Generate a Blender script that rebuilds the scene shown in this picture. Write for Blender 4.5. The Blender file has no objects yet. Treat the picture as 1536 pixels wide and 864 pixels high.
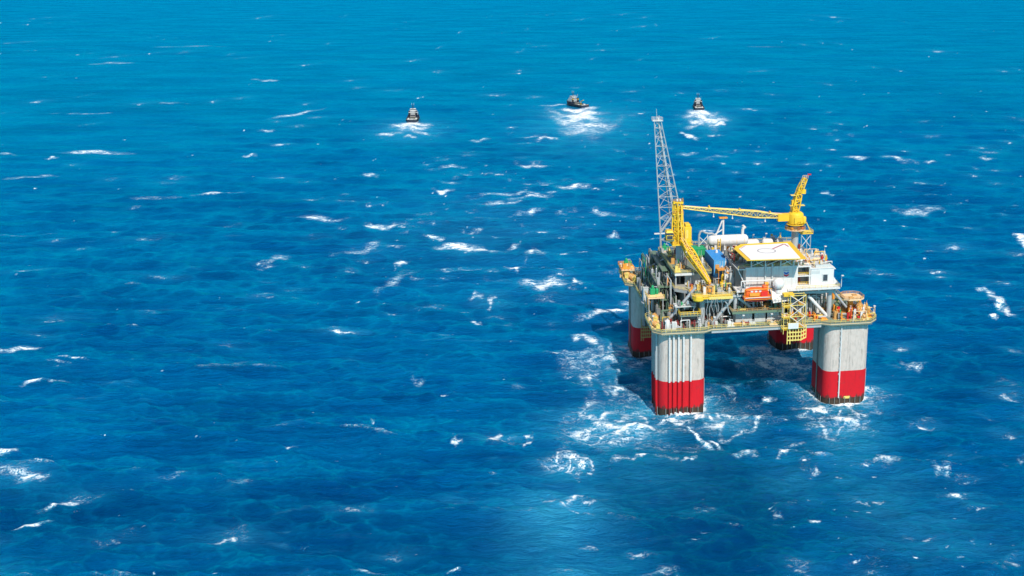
import bpy, math, random
import numpy as np
from mathutils import Vector, Matrix
R = math.radians
random.seed(7)
scene = bpy.context.scene
COL = scene.collection
YAW = 0.16956; OX, OY = 8.307, 395.01        # where the rig stands and how it is turned
CA, SA = math.cos(YAW), math.sin(YAW)
def T(u, v, z=0.0): return Vector((OX + u*CA - v*SA, OY + u*SA + v*CA, z))

# ------------------------------------------------------------------ materials
def nn(nt, t, **k):
    n = nt.nodes.new(t)
    for a, b in k.items(): setattr(n, a, b)
    return n
def mth(nt, op, a, b=None, c=None, clamp=False):
    n = nn(nt, 'ShaderNodeMath', operation=op, use_clamp=clamp)
    for i, s in enumerate((a, b, c)):
        if s is None: continue
        if isinstance(s, (int, float)): n.inputs[i].default_value = s
        else: nt.links.new(s, n.inputs[i])
    return n.outputs[0]
def mixc(nt, f, a, b):
    n = nn(nt, 'ShaderNodeMix', data_type='RGBA')
    for i, s in ((0, f), (6, a), (7, b)):
        if isinstance(s, (int, float)): n.inputs[i].default_value = s
        elif isinstance(s, tuple): n.inputs[i].default_value = s if len(s) == 4 else s + (1,)
        else: nt.links.new(s, n.inputs[i])
    return n.outputs[2]
def noise(nt, co, scale, detail=4, rough=.55, dist=0.):
    n = nn(nt, 'ShaderNodeTexNoise'); n.inputs['Scale'].default_value = scale
    n.inputs['Detail'].default_value = detail; n.inputs['Roughness'].default_value = rough
    n.inputs['Distortion'].default_value = dist; nt.links.new(co, n.inputs['Vector']); return n.outputs['Fac']
def mapping(nt, co, sc, rot=0.):
    n = nn(nt, 'ShaderNodeMapping'); n.inputs['Scale'].default_value = sc; n.inputs['Rotation'].default_value = (0, 0, rot)
    nt.links.new(co, n.inputs['Vector']); return n.outputs[0]
def sstep(nt, x, a, b):
    n = nn(nt, 'ShaderNodeMapRange', interpolation_type='SMOOTHSTEP')
    n.inputs['From Min'].default_value = a; n.inputs['From Max'].default_value = b
    nt.links.new(x, n.inputs['Value']); return n.outputs[0]
MATS = {}
def paint(name, col, wear=(.16, .09, .05), amt=.35, rough=.5, sc=.7, streak=.35, metal=0., corr=0.):
    m = bpy.data.materials.new(name); m.use_nodes = True; nt = m.node_tree; nt.nodes.clear()
    out = nn(nt, 'ShaderNodeOutputMaterial'); b = nn(nt, 'ShaderNodeBsdfPrincipled'); nt.links.new(b.outputs[0], out.inputs[0])
    co = nn(nt, 'ShaderNodeTexCoord').outputs['Object']
    a = noise(nt, mapping(nt, co, (sc, sc, sc*streak)), 1., 6, .65)
    w = sstep(nt, a, .56, .74)
    w = mth(nt, 'MULTIPLY', w, amt)
    t = noise(nt, co, .35, 3)
    c = mixc(nt, mth(nt, 'MULTIPLY', t, .5), col, tuple(x*.72 for x in col))
    g = sstep(nt, noise(nt, mapping(nt, co, (sc*3.1, sc*3.1, sc*3.1*max(streak, .3))), 1., 5, .7), .42, .72)
    c = mixc(nt, mth(nt, 'MULTIPLY', g, min(.75, amt*1.1)), c, tuple(x*.45+.5*y for x, y in zip(col, wear)))
    c = mixc(nt, w, c, wear)
    if name in ('column_paint', 'antifouling_red', 'wall_white', 'white'):
        st = noise(nt, mapping(nt, co, (1.5, 1.5, .07)), 1., 5, .7); st = mth(nt, 'MULTIPLY', sstep(nt, st, .52, .70), .7 if name == 'column_paint' else .3)
        if name == 'antifouling_red': 
            b.inputs['Specular IOR Level'].default_value = .08
            sx = nn(nt, 'ShaderNodeSeparateXYZ'); nt.links.new(co, sx.inputs[0])
            gz = mth(nt, 'SUBTRACT', mth(nt, 'ADD', 3.0, mth(nt, 'MULTIPLY', mth(nt, 'SUBTRACT', noise(nt, mapping(nt, co, (1., 1., .25)), .8, 5, .7), .5), 6.)), sx.outputs[2])
            c = mixc(nt, mth(nt, 'MULTIPLY', sstep(nt, gz, -.4, .6), .9), c, (.05, .03, .025))
            scuff = sstep(nt, noise(nt, mapping(nt, co, (.5, .5, .8)), .6, 6, .7), .58, .66); c = mixc(nt, mth(nt, 'MULTIPLY', scuff, .4), c, (.36, .03, .03))
        c = mixc(nt, st, c, tuple(x*.42 for x in col))
    nt.links.new(c, b.inputs['Base Color'])
    b.inputs['Roughness'].default_value = rough; b.inputs['Specular IOR Level'].default_value = .3; b.inputs['Metallic'].default_value = metal
    if corr:
        wv = nn(nt, 'ShaderNodeTexWave', wave_type='BANDS', bands_direction='X'); wv.inputs['Scale'].default_value = corr
        nt.links.new(co, wv.inputs['Vector'])
        bp = nn(nt, 'ShaderNodeBump'); bp.inputs['Distance'].default_value = .12; bp.inputs['Strength'].default_value = .8
        nt.links.new(wv.outputs['Fac'], bp.inputs['Height']); nt.links.new(bp.outputs[0], b.inputs['Normal'])
    MATS[name] = m; return m
paint('white', (.70, .69, .66), amt=.25)
paint('wall_white', (.72, .71, .68), amt=.12, sc=.4, streak=.2, corr=.8)
paint('column_paint', (.60, .51, .445), wear=(.24, .21, .17), amt=.75, sc=.5, streak=.22, rough=.6)
paint('antifouling_red', (.62, .006, .014), wear=(.30, .01, .02), amt=.5, sc=.5, streak=.3, rough=.7)
paint('waterline_growth', (.045, .03, .022), wear=(.18, .12, .06), amt=.6, sc=1.6, rough=.8)
paint('safety_yellow', (.84, .53, .03), wear=(.42, .26, .06), amt=.5, sc=1.)
paint('pale_yellow', (.80, .62, .16), wear=(.35, .22, .08), amt=.5, sc=1.)
paint('tan', (.86, .60, .34), wear=(.5, .3, .15), amt=.4)
paint('orange', (.82, .33, .04), wear=(.4, .12, .02), amt=.35, sc=1.2)
paint('rust_orange', (.60, .33, .10), wear=(.25, .10, .04), amt=.7, sc=1.6)
paint('lifeboat_orange', (.92, .13, .015), wear=(.5, .08, .02), amt=.2, rough=.35)
paint('hull_red', (.75, .03, .02), amt=.2, rough=.4)
paint('signal_red', (.55, .02, .02), amt=.3)
paint('maroon', (.22, .03, .03), amt=.3)
paint('green', (.015, .33, .13), amt=.25)
paint('navy_panel', (.10, .12, .14), amt=.2)
paint('moss_green', (.13, .21, .14), wear=(.2, .16, .08), amt=.5, sc=1.2)
paint('steel', (.42, .44, .44), wear=(.2, .16, .12), amt=.45, rough=.45)
paint('dark_steel', (.19, .20, .19), wear=(.2, .12, .07), amt=.5, rough=.6)
paint('deck_green', (.16, .22, .18), wear=(.28, .2, .12), amt=.6, rough=.75)
paint('deck_grey', (.34, .34, .31), wear=(.3, .2, .1), amt=.6, rough=.75)
paint('container_blue', (.13, .48, .86), amt=.15, corr=1.3)
paint('container_side_blue', (.04, .27, .62), amt=.15)
paint('panel_grey', (.55, .57, .55), wear=(.3, .26, .2), amt=.4, sc=.6, streak=.2)
paint('galvanised', (.50, .51, .51), wear=(.4, .38, .34), amt=.3, rough=.35, metal=.35)
paint('black', (.025, .025, .03), wear=(.08, .06, .05), amt=.3)
paint('navy', (.015, .025, .05), wear=(.06, .05, .05), amt=.4)
paint('deck_white', (.82, .81, .79), wear=(.6, .58, .55), amt=.15, sc=.3, streak=1.)
paint('marking_grey', (.33, .31, .31), amt=.1)
paint('marking_red', (.45, .13, .15), amt=.1)
paint('logo_blue', (.02, .10, .45), amt=0.)
paint('logo_red', (.62, .02, .05), amt=0.)
def glass():
    m = bpy.data.materials.new('window_glass'); m.use_nodes = True; b = m.node_tree.nodes['Principled BSDF']
    nt = m.node_tree; co = nn(nt, 'ShaderNodeTexCoord').outputs['Object']
    nt.links.new(mixc(nt, noise(nt, co, 1.), (.03, .035, .045), (.07, .08, .09)), b.inputs['Base Color'])
    b.inputs['Roughness'].default_value = .12; MATS['glass'] = m
glass()

# ------------------------------------------------------------------ mesh builder
class MB:
    def __init__(s): s.v = []; s.f = []
    def add(s, vs, fs):
        o = len(s.v); s.v += [tuple(p) for p in vs]; s.f += [tuple(o+i for i in f) for f in fs]; return s
    def box(s, a, b, rz=0., piv=None):
        (x0, y0, z0), (x1, y1, z1) = a, b
        vs = [(x0,y0,z0),(x1,y0,z0),(x1,y1,z0),(x0,y1,z0),(x0,y0,z1),(x1,y0,z1),(x1,y1,z1),(x0,y1,z1)]
        if rz:
            cx, cy = piv or ((x0+x1)/2, (y0+y1)/2); c, q = math.cos(rz), math.sin(rz)
            vs = [(cx+(x-cx)*c-(y-cy)*q, cy+(x-cx)*q+(y-cy)*c, z) for x, y, z in vs]
        return s.add(vs, [(0,3,2,1),(4,5,6,7),(0,1,5,4),(1,2,6,5),(2,3,7,6),(3,0,4,7)])
    def tube(s, p, q, r, r2=None, n=6, cap=True):
        p, q = Vector(p), Vector(q); d = q-p
        if d.length < 1e-6: return s
        d.normalize(); a = d.orthogonal().normalized(); b = d.cross(a); r2 = r if r2 is None else r2
        vs = []
        for c, rr in ((p, r), (q, r2)):
            for k in range(n):
                t = 2*math.pi*(k+.5)/n; vs.append(c + a*rr*math.cos(t) + b*rr*math.sin(t))
        fs = [(k, (k+1) % n, n+(k+1) % n, n+k) for k in range(n)]
        if cap: fs += [tuple(range(n-1, -1, -1)), tuple(range(n, 2*n))]
        return s.add(vs, fs)
    def path(s, pts, r, n=6):
        for a, b in zip(pts, pts[1:]): s.tube(a, b, r, n=n)
        return s
    def beam(s, p, q, w, h):
        p, q = Vector(p), Vector(q); d = (q-p).normalized(); up = Vector((0,0,1))
        if abs(d.z) > .98: up = Vector((0,1,0))
        a = d.cross(up).normalized(); b = a.cross(d)
        vs = [c + a*i*w/2 + b*j*h/2 for c in (p, q) for i, j in ((-1,-1),(1,-1),(1,1),(-1,1))]
        return s.add(vs, [(0,1,5,4),(1,2,6,5),(2,3,7,6),(3,0,4,7),(3,2,1,0),(4,5,6,7)])
    def prism(s, poly, z0, z1):
        n = len(poly); vs = [(x, y, z0) for x, y in poly] + [(x, y, z1) for x, y in poly]
        return s.add(vs, [tuple(range(n-1, -1, -1)), tuple(range(n, 2*n))] + [(k, (k+1) % n, n+(k+1) % n, n+k) for k in range(n)])
    def lathe(s, c, prof, n=16, axis='z'):
        vs = []; m = len(prof)
        for r, h in prof:
            for k in range(n):
                t = 2*math.pi*k/n; a, b = r*math.cos(t), r*math.sin(t)
                p = (a, b, h) if axis == 'z' else (h, a, b) if axis == 'x' else (b, h, a)
                vs.append((c[0]+p[0], c[1]+p[1], c[2]+p[2]))
        fs = [(i*n+k, i*n+(k+1) % n, (i+1)*n+(k+1) % n, (i+1)*n+k) for i in range(m-1) for k in range(n)]
        fs += [tuple(range(n-1, -1, -1)), tuple(range((m-1)*n, m*n))]
        return s.add(vs, fs)
    def rail(s, pts, h=1.15, r=.055, step=2.2):
        for a, b in zip(pts, pts[1:]):
            a, b = Vector(a), Vector(b); L = (b-a).length; k = max(1, int(L/step))
            for z in (h, h*.5): s.tube(a+Vector((0,0,z)), b+Vector((0,0,z)), r, n=4, cap=False)
            for i in range(k+1):
                p = a.lerp(b, i/k); s.tube(p, p+Vector((0,0,h)), r, n=4, cap=False)
        return s
    def build(s, name, mat, parent=None, org=(0,0,0), smooth=False, bevel=0.):
        me = bpy.data.meshes.new(name)
        me.from_pydata([(x-org[0], y-org[1], z-org[2]) for x, y, z in s.v], [], s.f); me.update()
        if smooth: me.shade_smooth(); 
        me.materials.append(MATS[mat])
        o = bpy.data.objects.new(name, me); COL.objects.link(o)
        if parent: o.parent = parent
        if smooth:
            me.set_sharp_from_angle(angle=R(40))
        if bevel:
            b = o.modifiers.new('bevel', 'BEVEL'); b.width = bevel; b.segments = 1; b.limit_method = 'ANGLE'
        return o
def thing(name, label, cat, org=(0,0,0), group=None, rz=None, world=False):
    o = bpy.data.objects.new(name, None); COL.objects.link(o); o.empty_display_size = 1
    o.location = Vector(org) if world else T(*org); o.rotation_euler = (0, 0, YAW if rz is None else rz)
    o['label'] = label; o['category'] = cat
    if group: o['group'] = group
    return o
def copy_thing(root, loc, rz, label, group=None):
    r = root.copy(); COL.objects.link(r); r.location = loc; r.rotation_euler = (0, 0, rz); r['label'] = label
    if group: r['group'] = group
    for ch in list(root.children):
        c = ch.copy(); COL.objects.link(c); c.parent = r
        for g in list(ch.children):
            d = g.copy(); COL.objects.link(d); d.parent = c
    return r

FOAM=[(-61.1,568.7,0.09165,0.009963,0.01372,-0.107,1.15),
(-116.3,644.1,0.06128,0.0103,0,-0.1004,1.05),
(-43.6,568.7,0.2657,0.03845,0.178,-0.1706,0.9),
(-82.2,594.8,0.2399,0.03071,0,-0.1746,0.9),
(-56.1,599.1,0.1632,0.0179,0.07616,-0.2222,0.85),
(-148.1,607.9,0.2131,0.0739,0.2733,-0.09024,1),
(-183.9,707.5,0.09342,0.02165,-0.02938,-0.1333,1),
(-192.6,713.5,0.2784,0.07045,0,-0.2488,0.8),
(-165,826.7,0.1385,0.02614,0,-0.1077,0.9),
(-119.4,779,0.1026,0.01482,0,-0.1406,0.9),
(-64.6,842.9,0.07934,0.005755,0,-0.1212,0.95),
(-110.7,940.5,0.0777,0.007536,-0.04985,-0.1036,0.9),
(-121.7,692,0.1637,0.02694,0,-0.1756,0.85),
(-142,675.3,0.1563,0.0307,0,-0.1838,0.85),
(-232.2,732.1,0.06396,0.01905,0,-0.158,0.8),
(-333.7,816.2,0.06534,0.02591,0.05707,-0.1923,0.9),
(-526.8,1009.4,0.03565,0.01776,0,-0.1173,0.95),
(-549.3,979.3,0.2064,0.1104,0,-0.1822,0.9),
(-607.5,1713.2,0.0535,0.01846,0,-0.07152,0.8),
(-414.9,1154.9,0.1085,0.03742,0,-0.1533,0.85),
(-429.5,1288.7,0.03448,0.01201,0.1319,-0.03655,0.75),
(-176.5,933.8,0.08638,0.01554,0,-0.1496,0.8),
(-126.5,1111.4,0.08097,0.009872,0.06375,-0.09993,0.7),
(-177.6,1088.6,0.1066,0.01666,0,-0.1116,0.7),
(-24.8,513.5,0.06981,0.00836,0.1828,-0.214,0.95),
(-13.6,530.4,0.163,0.003844,0,-0.2876,0.8),
(-25.5,492.5,0.1036,0.009473,0.2185,-0.4789,0.7),
(-32.8,472,0.1643,-0.01469,-0.197,-0.1506,0.85),
(-28.9,428.3,0.2969,0.01803,0,-0.1414,0.75),
(-94.8,541,0.2256,0.06003,0.2463,-0.1558,0.85),
(-85.4,538.6,0.2848,0.02693,-0.1256,-0.2248,0.75),
(-84.4,526.9,0.3229,0.1276,0.3794,-0.07807,0.7),
(-86.5,497.6,0.385,0.0442,-0.1731,-0.4116,0.8),
(-58,362,0.3763,0.05326,0,-0.2454,0.85),
(-72.4,359.1,0.5157,-0.0326,-0.3474,-0.3133,0.9),
(-47,364.9,0.4827,0.1273,0.3514,-0.3578,0.7),
(-46.7,358.5,0.448,0.1018,0.3601,-0.5211,0.7),
(-285,461,0.1107,0.06525,0.09684,-0.3157,1),
(-189,313.2,0.1328,0.0875,0.37,-0.414,1),
(-191.4,299.3,0.1604,0.1023,0.3394,-0.7558,0.85),
(-214.8,333.8,0.117,0.06588,0,-0.283,0.72),
(-248.9,421.3,0.1641,0.09023,0.07569,-0.4834,0.8),
(-256.3,446.2,0.1691,0.07747,-0.3975,-0.9822,0.8),
(-257.8,419.8,0.1647,0.09393,0.07594,-0.4851,0.8),
(-229.5,352.3,0.2355,0.1351,0,-0.4504,1),
(-259.9,442,0.1715,0.08263,-0.3213,-0.9642,0.6),
(184.3,753.7,0.07026,-0.01746,-0.03073,-0.06745,0.78),
(176.3,538.6,0.1872,-0.08163,-0.1746,-0.05607,0.95),
(175.5,555.8,0.2333,-0.07357,-0.08163,-0.2391,1),
(175.5,521.2,0.1556,-0.06491,-0.2039,-0.1045,0.95),
(230.4,666.4,0.1949,-0.07105,-0.05891,-0.06054,1),
(110.6,437.1,0.1924,-0.05341,-0.08114,-0.184,0.68),
(182.3,982.9,0.0914,-0.01617,0,-0.1357,0.8),
(217.3,975.6,0.06311,-0.01487,-0.07687,-0.07455,0.68),
(129.9,816.2,0.1963,-0.02952,0,-0.1288,0.8),
(243.1,957.8,0.1686,-0.04078,0,-0.1782,0.75),
(297.5,975.6,0.1381,-0.04015,0,-0.1376,0.7),
(164.9,505.9,0.5105,-0.152,0,-0.3135,1),
(24.4,297.7,0.5562,0.08831,0.6916,-0.7791,0.9),
(48.3,300.6,0.4869,-0.06747,0,-0.7922,0.85),
(11.8,344.2,0.3939,0.1078,0.6205,-0.4032,0.95),
(44.4,348.5,0.431,0.03796,0.4522,-0.4669,0.85),
(-5.8,346.8,0.292,0.04519,0.4427,-0.5806,0.9),
(-12.7,344.2,0.2664,0.02902,0.1503,-0.3649,0.65),
(-32.1,341.5,0.1161,-0.01407,-0.1228,-0.1251,0.5),
(-17.4,374,0.05745,0.002372,0,-0.06237,0.42),
(-26.9,386.7,0.09427,0.01572,0.07217,-0.101,0.6),
(3.6,362,0.04554,-0.003059,-0.04115,-0.1211,0.4),
(47.6,442,0.05247,-0.005105,0,-0.05465,0.62),
(62.2,374,0.05658,-0.01236,-0.0291,-0.06225,0.42),
(-24.3,437.9,0.05469,0.009712,0.03981,-0.0363,0.5),
(26.9,386.7,0.06507,-0.004029,0,-0.06946,0.5),
(-9.2,400.2,0.09466,0.001954,0,-0.04791,0.42),
(-26.7,338.9,0.2713,0.08761,0.2437,-0.1688,0.68),
(-20,377.1,0.09297,-0.003524,-0.1186,-0.2289,0.72),
(-24.8,373.3,0.1496,0.02501,0.1158,-0.1677,0.72),
(-14.5,362,0.07516,0.004294,0.04333,-0.3416,0.68),
(-4.2,369.1,0.1762,0.04326,0.2543,-0.1771,0.75),
(-11.4,381.5,0.1688,0.02881,0.193,-0.205,0.55),
(7.5,378.3,0.1654,0.00169,0.03967,-0.2271,0.92),
(3.8,383.4,0.3278,-0.0029,0,-0.3878,0.8),
(15.1,364.9,0.1162,-0.03416,-0.726,-0.4522,0.95),
(16.5,382.1,0.2847,0.05411,0.3945,-0.2854,0.75),
(24.9,374,0.132,-0.01717,-0.05372,-0.1197,0.6),
(30.6,385.4,0.1473,-0.02272,-0.1163,-0.2066,0.7),
(38.1,382.8,0.1784,-0.02194,-0.1144,-0.5065,0.6),
(51.1,461.9,0.08723,-0.01129,-0.04143,-0.1538,0.92),
(55.5,447.9,0.08521,-0.01211,-0.03313,-0.1262,0.88),
(45.9,454.8,0.1274,-0.03175,-0.1585,-0.1005,0.8),
(58.5,436.2,0.1593,-0.01925,0,-0.1759,0.7),
(72.4,463.7,0.2763,-0.03911,0,-0.1378,0.6),
(38.3,433,0.1381,-0.02877,-0.4022,-0.3588,0.65),
(33.2,442,0.1319,-0.01538,-0.1205,-0.2895,0.5),
(61.9,390,0.1284,-0.02342,-0.0675,-0.2399,0.9),
(66.9,380.2,0.1472,-0.03868,-0.114,-0.1512,0.74),
(57.2,383.4,0.2421,-0.01529,0.1138,-0.2697,0.6),
(75.3,370.9,0.1194,0.01921,0.1627,-0.108,0.55),
(81.3,390,0.1761,-0.03272,0,-0.1881,0.55),
(87.2,407.2,0.08757,-0.02869,-0.1062,-0.08872,0.5),
(44,398.8,0.3442,0.02722,0.4013,-0.3672,0.7),
(-19.4,459.2,0.06834,0.01096,0.08172,-0.07217,0.58),
(-24.5,442,0.1153,0.0289,0.1443,-0.07953,0.5),
(-7.3,446.2,0.1561,0.002301,0,-0.1477,0.62),
(-8.6,439.5,0.1934,0.003421,0,-0.2429,0.68),
(-13.4,407.2,0.1126,0.02294,0.1969,-0.152,0.52),
(-5.3,400.2,0.2704,0.00319,0,-0.2875,0.5),
(-131.4,357.4,0.4186,0.1358,0,-0.5857,0.65),
(-106.6,377.7,1.329,0.333,0,-0.3983,0.8),
(-98.9,418.3,0.2599,0.05519,0,-0.2656,0.45),
(-26.5,312.3,0.2617,0.01929,0,-0.278,0.5),
(12.3,414.5,0.1834,-0.004868,0,-0.3374,0.5),
(97,334.8,0.2426,-0.152,-0.3166,-0.08743,0.5),
(79.9,345.2,0.2076,-0.09412,-0.1541,-0.08415,0.5),
(62.4,311,0.4094,-0.1833,-0.7879,-0.5098,0.6),
(37.6,306.6,0.4145,-0.1588,-0.5983,-0.4338,0.6),
(126.3,345.2,0.5395,-0.1734,0,-0.1867,0.5),
(2.8,273.1,0.1762,-0.001559,0,-0.3502,0.6),
(-80.1,272,0.2122,0.05317,0,-0.9401,0.6),
(-57.4,271.3,0.5316,0.09561,0,-1.416,0.8),
(94,288,0.3247,-0.2869,-1.29,-0.1868,0.5),
(-88.1,1229.5,0.03017,0.002082,0,-0.01178,0.6),
(-262.5,1165,0.04661,0.01009,0,-0.02178,0.55),
(56,1252.5,0.05016,-0.002159,0,-0.01705,0.6),
(-271.9,1201.8,0.06169,0.01342,0,-0.05129,1.3),
(-263.3,1175.3,0.06302,0.01357,0,-0.05669,0.95),
(-252.5,1145,0.064,0.01227,-0.06596,-0.08086,0.7),
(-277.9,1130.3,0.07197,0.01698,0,-0.08656,0.8),
(-252.9,1111.4,0.1463,0.03192,0,-0.08583,0.8),
(-282.5,1196.4,0.06815,0.01547,0,-0.06208,0.8),
(-95.8,1340.2,0.05091,0.003513,0,-0.04989,1.2),
(-91.1,1294.9,0.04511,0.003059,0,-0.03198,1.15),
(-84.4,1240.9,0.04384,0.002668,-0.007654,-0.02942,0.95),
(-77.8,1185.8,0.0429,0.002397,-0.01439,-0.03875,0.75),
(-103.5,1252.5,0.04347,0.003461,0,-0.02436,0.75),
(-59.5,1212.8,0.03957,0.001867,0,-0.02016,0.6),
(-114.3,1288.7,0.04229,0.003617,0,-0.04035,0.6),
(-112.8,1097.6,0.09254,0.009113,0,-0.07326,0.85),
(-80.9,1145,0.04182,0.002836,0,-0.05067,0.8),
(-126.4,1381.5,0.04944,0.004373,0,-0.1176,0.7),
(53.3,1301.2,0.05714,-0.002258,0,-0.03961,1.25),
(56.5,1264.4,0.04616,-0.001987,0,-0.03349,1.05),
(57.7,1223.9,0.04737,-0.001485,0.02788,-0.03673,0.95),
(44.8,1218.3,0.07441,-0.002633,0,-0.04497,0.9),
(33.6,1116.1,0.1031,-0.005094,-0.08111,-0.08197,1.1),
(68.5,1201.8,0.1131,-0.006202,0,-0.06155,1),
(58.9,950.8,0.283,-0.01669,0,-0.1446,0.6),
(-74.2,632.7,0.1673,0.03346,0.1421,-0.08204,0.7),
(-88.4,649.1,0.1756,0.04701,0.4056,-0.12,0.75),
(-91.7,749.3,0.09524,0.01453,0.1232,-0.1348,0.65),
(-37.4,744.9,0.1066,0.003028,-0.06215,-0.1553,0.7),
(-27.9,679,0.2333,0.008945,0,-0.182,0.8),
(-114.6,816.2,0.04889,0.007328,0.08554,-0.1811,0.65),
(-92.9,803.4,0.06632,0.00793,0.03476,-0.1287,0.72),
(-67.8,744.9,0.2139,0.01829,0,-0.2294,0.6),
(28,1005.5,0.1006,-0.00267,0,-0.08663,0.6),
(54.9,986.6,0.1025,-0.005438,0,-0.1347,0.55),
(-180.8,649.1,0.05876,0.01909,0.105,-0.06834,0.55),
(-143.3,567.4,0.06632,0.02603,0.1969,-0.04841,0.5),
(-223.4,617,0.1142,0.04354,0.07383,-0.08228,0.6),
(-226.1,602,0.1631,0.05676,0,-0.2276,0.6),
(-624.5,1403,0.05313,0.02287,0,-0.09784,0.6),
(-998.8,2030.5,0.0272,0.01307,0,-0.05562,0.7),
(-509.4,886.1,0.06053,0.03302,0,-0.1837,0.6),
(-239.1,895.3,0.1499,0.038,0,-0.1081,0.8),
(-374.8,994.1,0.1621,0.06064,0.08866,-0.1335,0.9),
(-680.1,1301.2,0.02514,0.01268,0,-0.1584,0.55),
(-1046.5,2487.4,0.01338,0.005523,0,-0.04486,0.5),
(-601.2,997.9,0.1158,0.06661,0,-0.1318,0.6),
(-403.9,680.8,0.05815,0.03271,0.06769,-0.4149,0.6),
(-376.7,798.4,0.0501,0.02231,0,-0.2685,0.5),
(-528,880.1,0.0731,0.0416,0,-0.2093,0.6),
(246.7,2487.4,0.0223,-0.00217,0,-0.04486,0.4),
(3.5,345.2,0.2158,-0.001909,0,-0.3112,0.4),
(31.3,345.2,0.1417,-0.02209,-0.09368,-0.2224,0.45),
(20.4,359.1,0.2579,-0.07515,-0.6948,-0.4681,0.8),
(73.6,442,0.2164,-0.03255,0,-0.2004,0.4),
(-28,364.9,0.1012,0.01421,0.05947,-0.1349,0.4)]
AERATED=[(-17.4,374,0.05027,0.002075,0,-0.04769,1),
(-29.7,339.9,0.09114,0.006987,0,-0.07994,0.8),
(-28,304.4,0.0602,0.004792,0,-0.04471,0.8),
(-21.9,274.9,0.05841,0.003961,0,-0.06297,0.5),
(66,345.2,0.07193,-0.01209,0,-0.04668,0.4),
(-21.8,322.5,0.06543,0.003859,0,-0.06187,0.4),
(74.8,320.2,0.07683,-0.01563,0,-0.03551,0.3),
(27.7,378.9,0.07949,-0.005157,0,-0.07919,0.6),
(51.4,450.5,0.05673,-0.005855,0,-0.04468,0.9),
(-20.2,442,0.06926,0.002859,0,-0.02672,0.5),
(69.8,367.9,0.07419,-0.01247,0,-0.04173,0.6),
(65.3,386.7,0.0976,-0.01468,0,-0.1091,0.6),
(3.9,393.3,0.08545,-0.0007559,0,-0.07412,0.5),
(-7.2,437.9,0.0873,0.001287,0,-0.06793,0.55),
(85.8,400.2,0.09466,-0.01814,0,-0.04791,0.35),
(-262.5,1165,0.0304,0.006579,0,-0.014,0.9),
(-85.1,1229.5,0.01897,0.001264,0,-0.008033,0.95),
(55.5,1240.9,0.0387,-0.001666,0,-0.0124,0.9),
(-73.2,1135.2,0.01593,0.0009863,0,-0.007925,0.4),
(-117.4,703.6,0.01505,0.002351,0,-0.008512,0.22),
(45.6,329.8,0.07487,-0.009051,0,-0.05058,0.25),
(-8,339.9,0.03645,0.0007524,0,-0.03198,0.3),
(-214,332.3,0.08925,0.05027,0,-0.09984,0.3),
(87.7,294,0.03817,-0.009793,0,-0.04115,0.25),
(-84.4,536.2,0.0968,0.01399,0,-0.05285,0.4),
(-60.8,566.1,0.06279,0.006221,0,-0.05467,0.45),
(-115.7,640.8,0.04926,0.008279,0,-0.05068,0.4)]
DARK_PATCHES=[(12.6,339.9,0.04861,-0.001577,0,-0.03198,0.84),
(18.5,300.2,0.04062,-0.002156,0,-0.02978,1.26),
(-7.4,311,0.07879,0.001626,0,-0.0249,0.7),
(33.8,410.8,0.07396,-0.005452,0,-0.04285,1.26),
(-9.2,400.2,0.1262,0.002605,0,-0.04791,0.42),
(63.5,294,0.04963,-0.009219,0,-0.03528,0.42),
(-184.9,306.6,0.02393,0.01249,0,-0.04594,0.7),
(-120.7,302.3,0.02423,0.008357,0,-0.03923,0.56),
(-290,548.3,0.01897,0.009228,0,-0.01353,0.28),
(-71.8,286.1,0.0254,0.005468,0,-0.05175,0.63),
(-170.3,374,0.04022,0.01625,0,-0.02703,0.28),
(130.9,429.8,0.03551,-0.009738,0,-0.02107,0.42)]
RINGS=[(-16.6,372.1,0.08781,0.003469,0,-0.09622,0.72),
(-29.8,341,0.1534,-7.106e-05,-0.06313,-0.1614,0.62),
(-28,338.9,0.3374,0.02447,0,-0.2756,0.85),
(30.9,378.9,0.1087,-0.01553,-0.04601,-0.1006,0.6),
(51,446.2,0.085,-0.01288,-0.02986,-0.07007,0.7),
(69.2,378.9,0.1325,-0.02149,0,-0.1131,0.6),
(-23.1,442,0.0957,0.01661,0.05383,-0.04881,0.5),
(9.2,400.2,0.04207,-0.0008683,0,-0.03593,0.35)]
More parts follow.
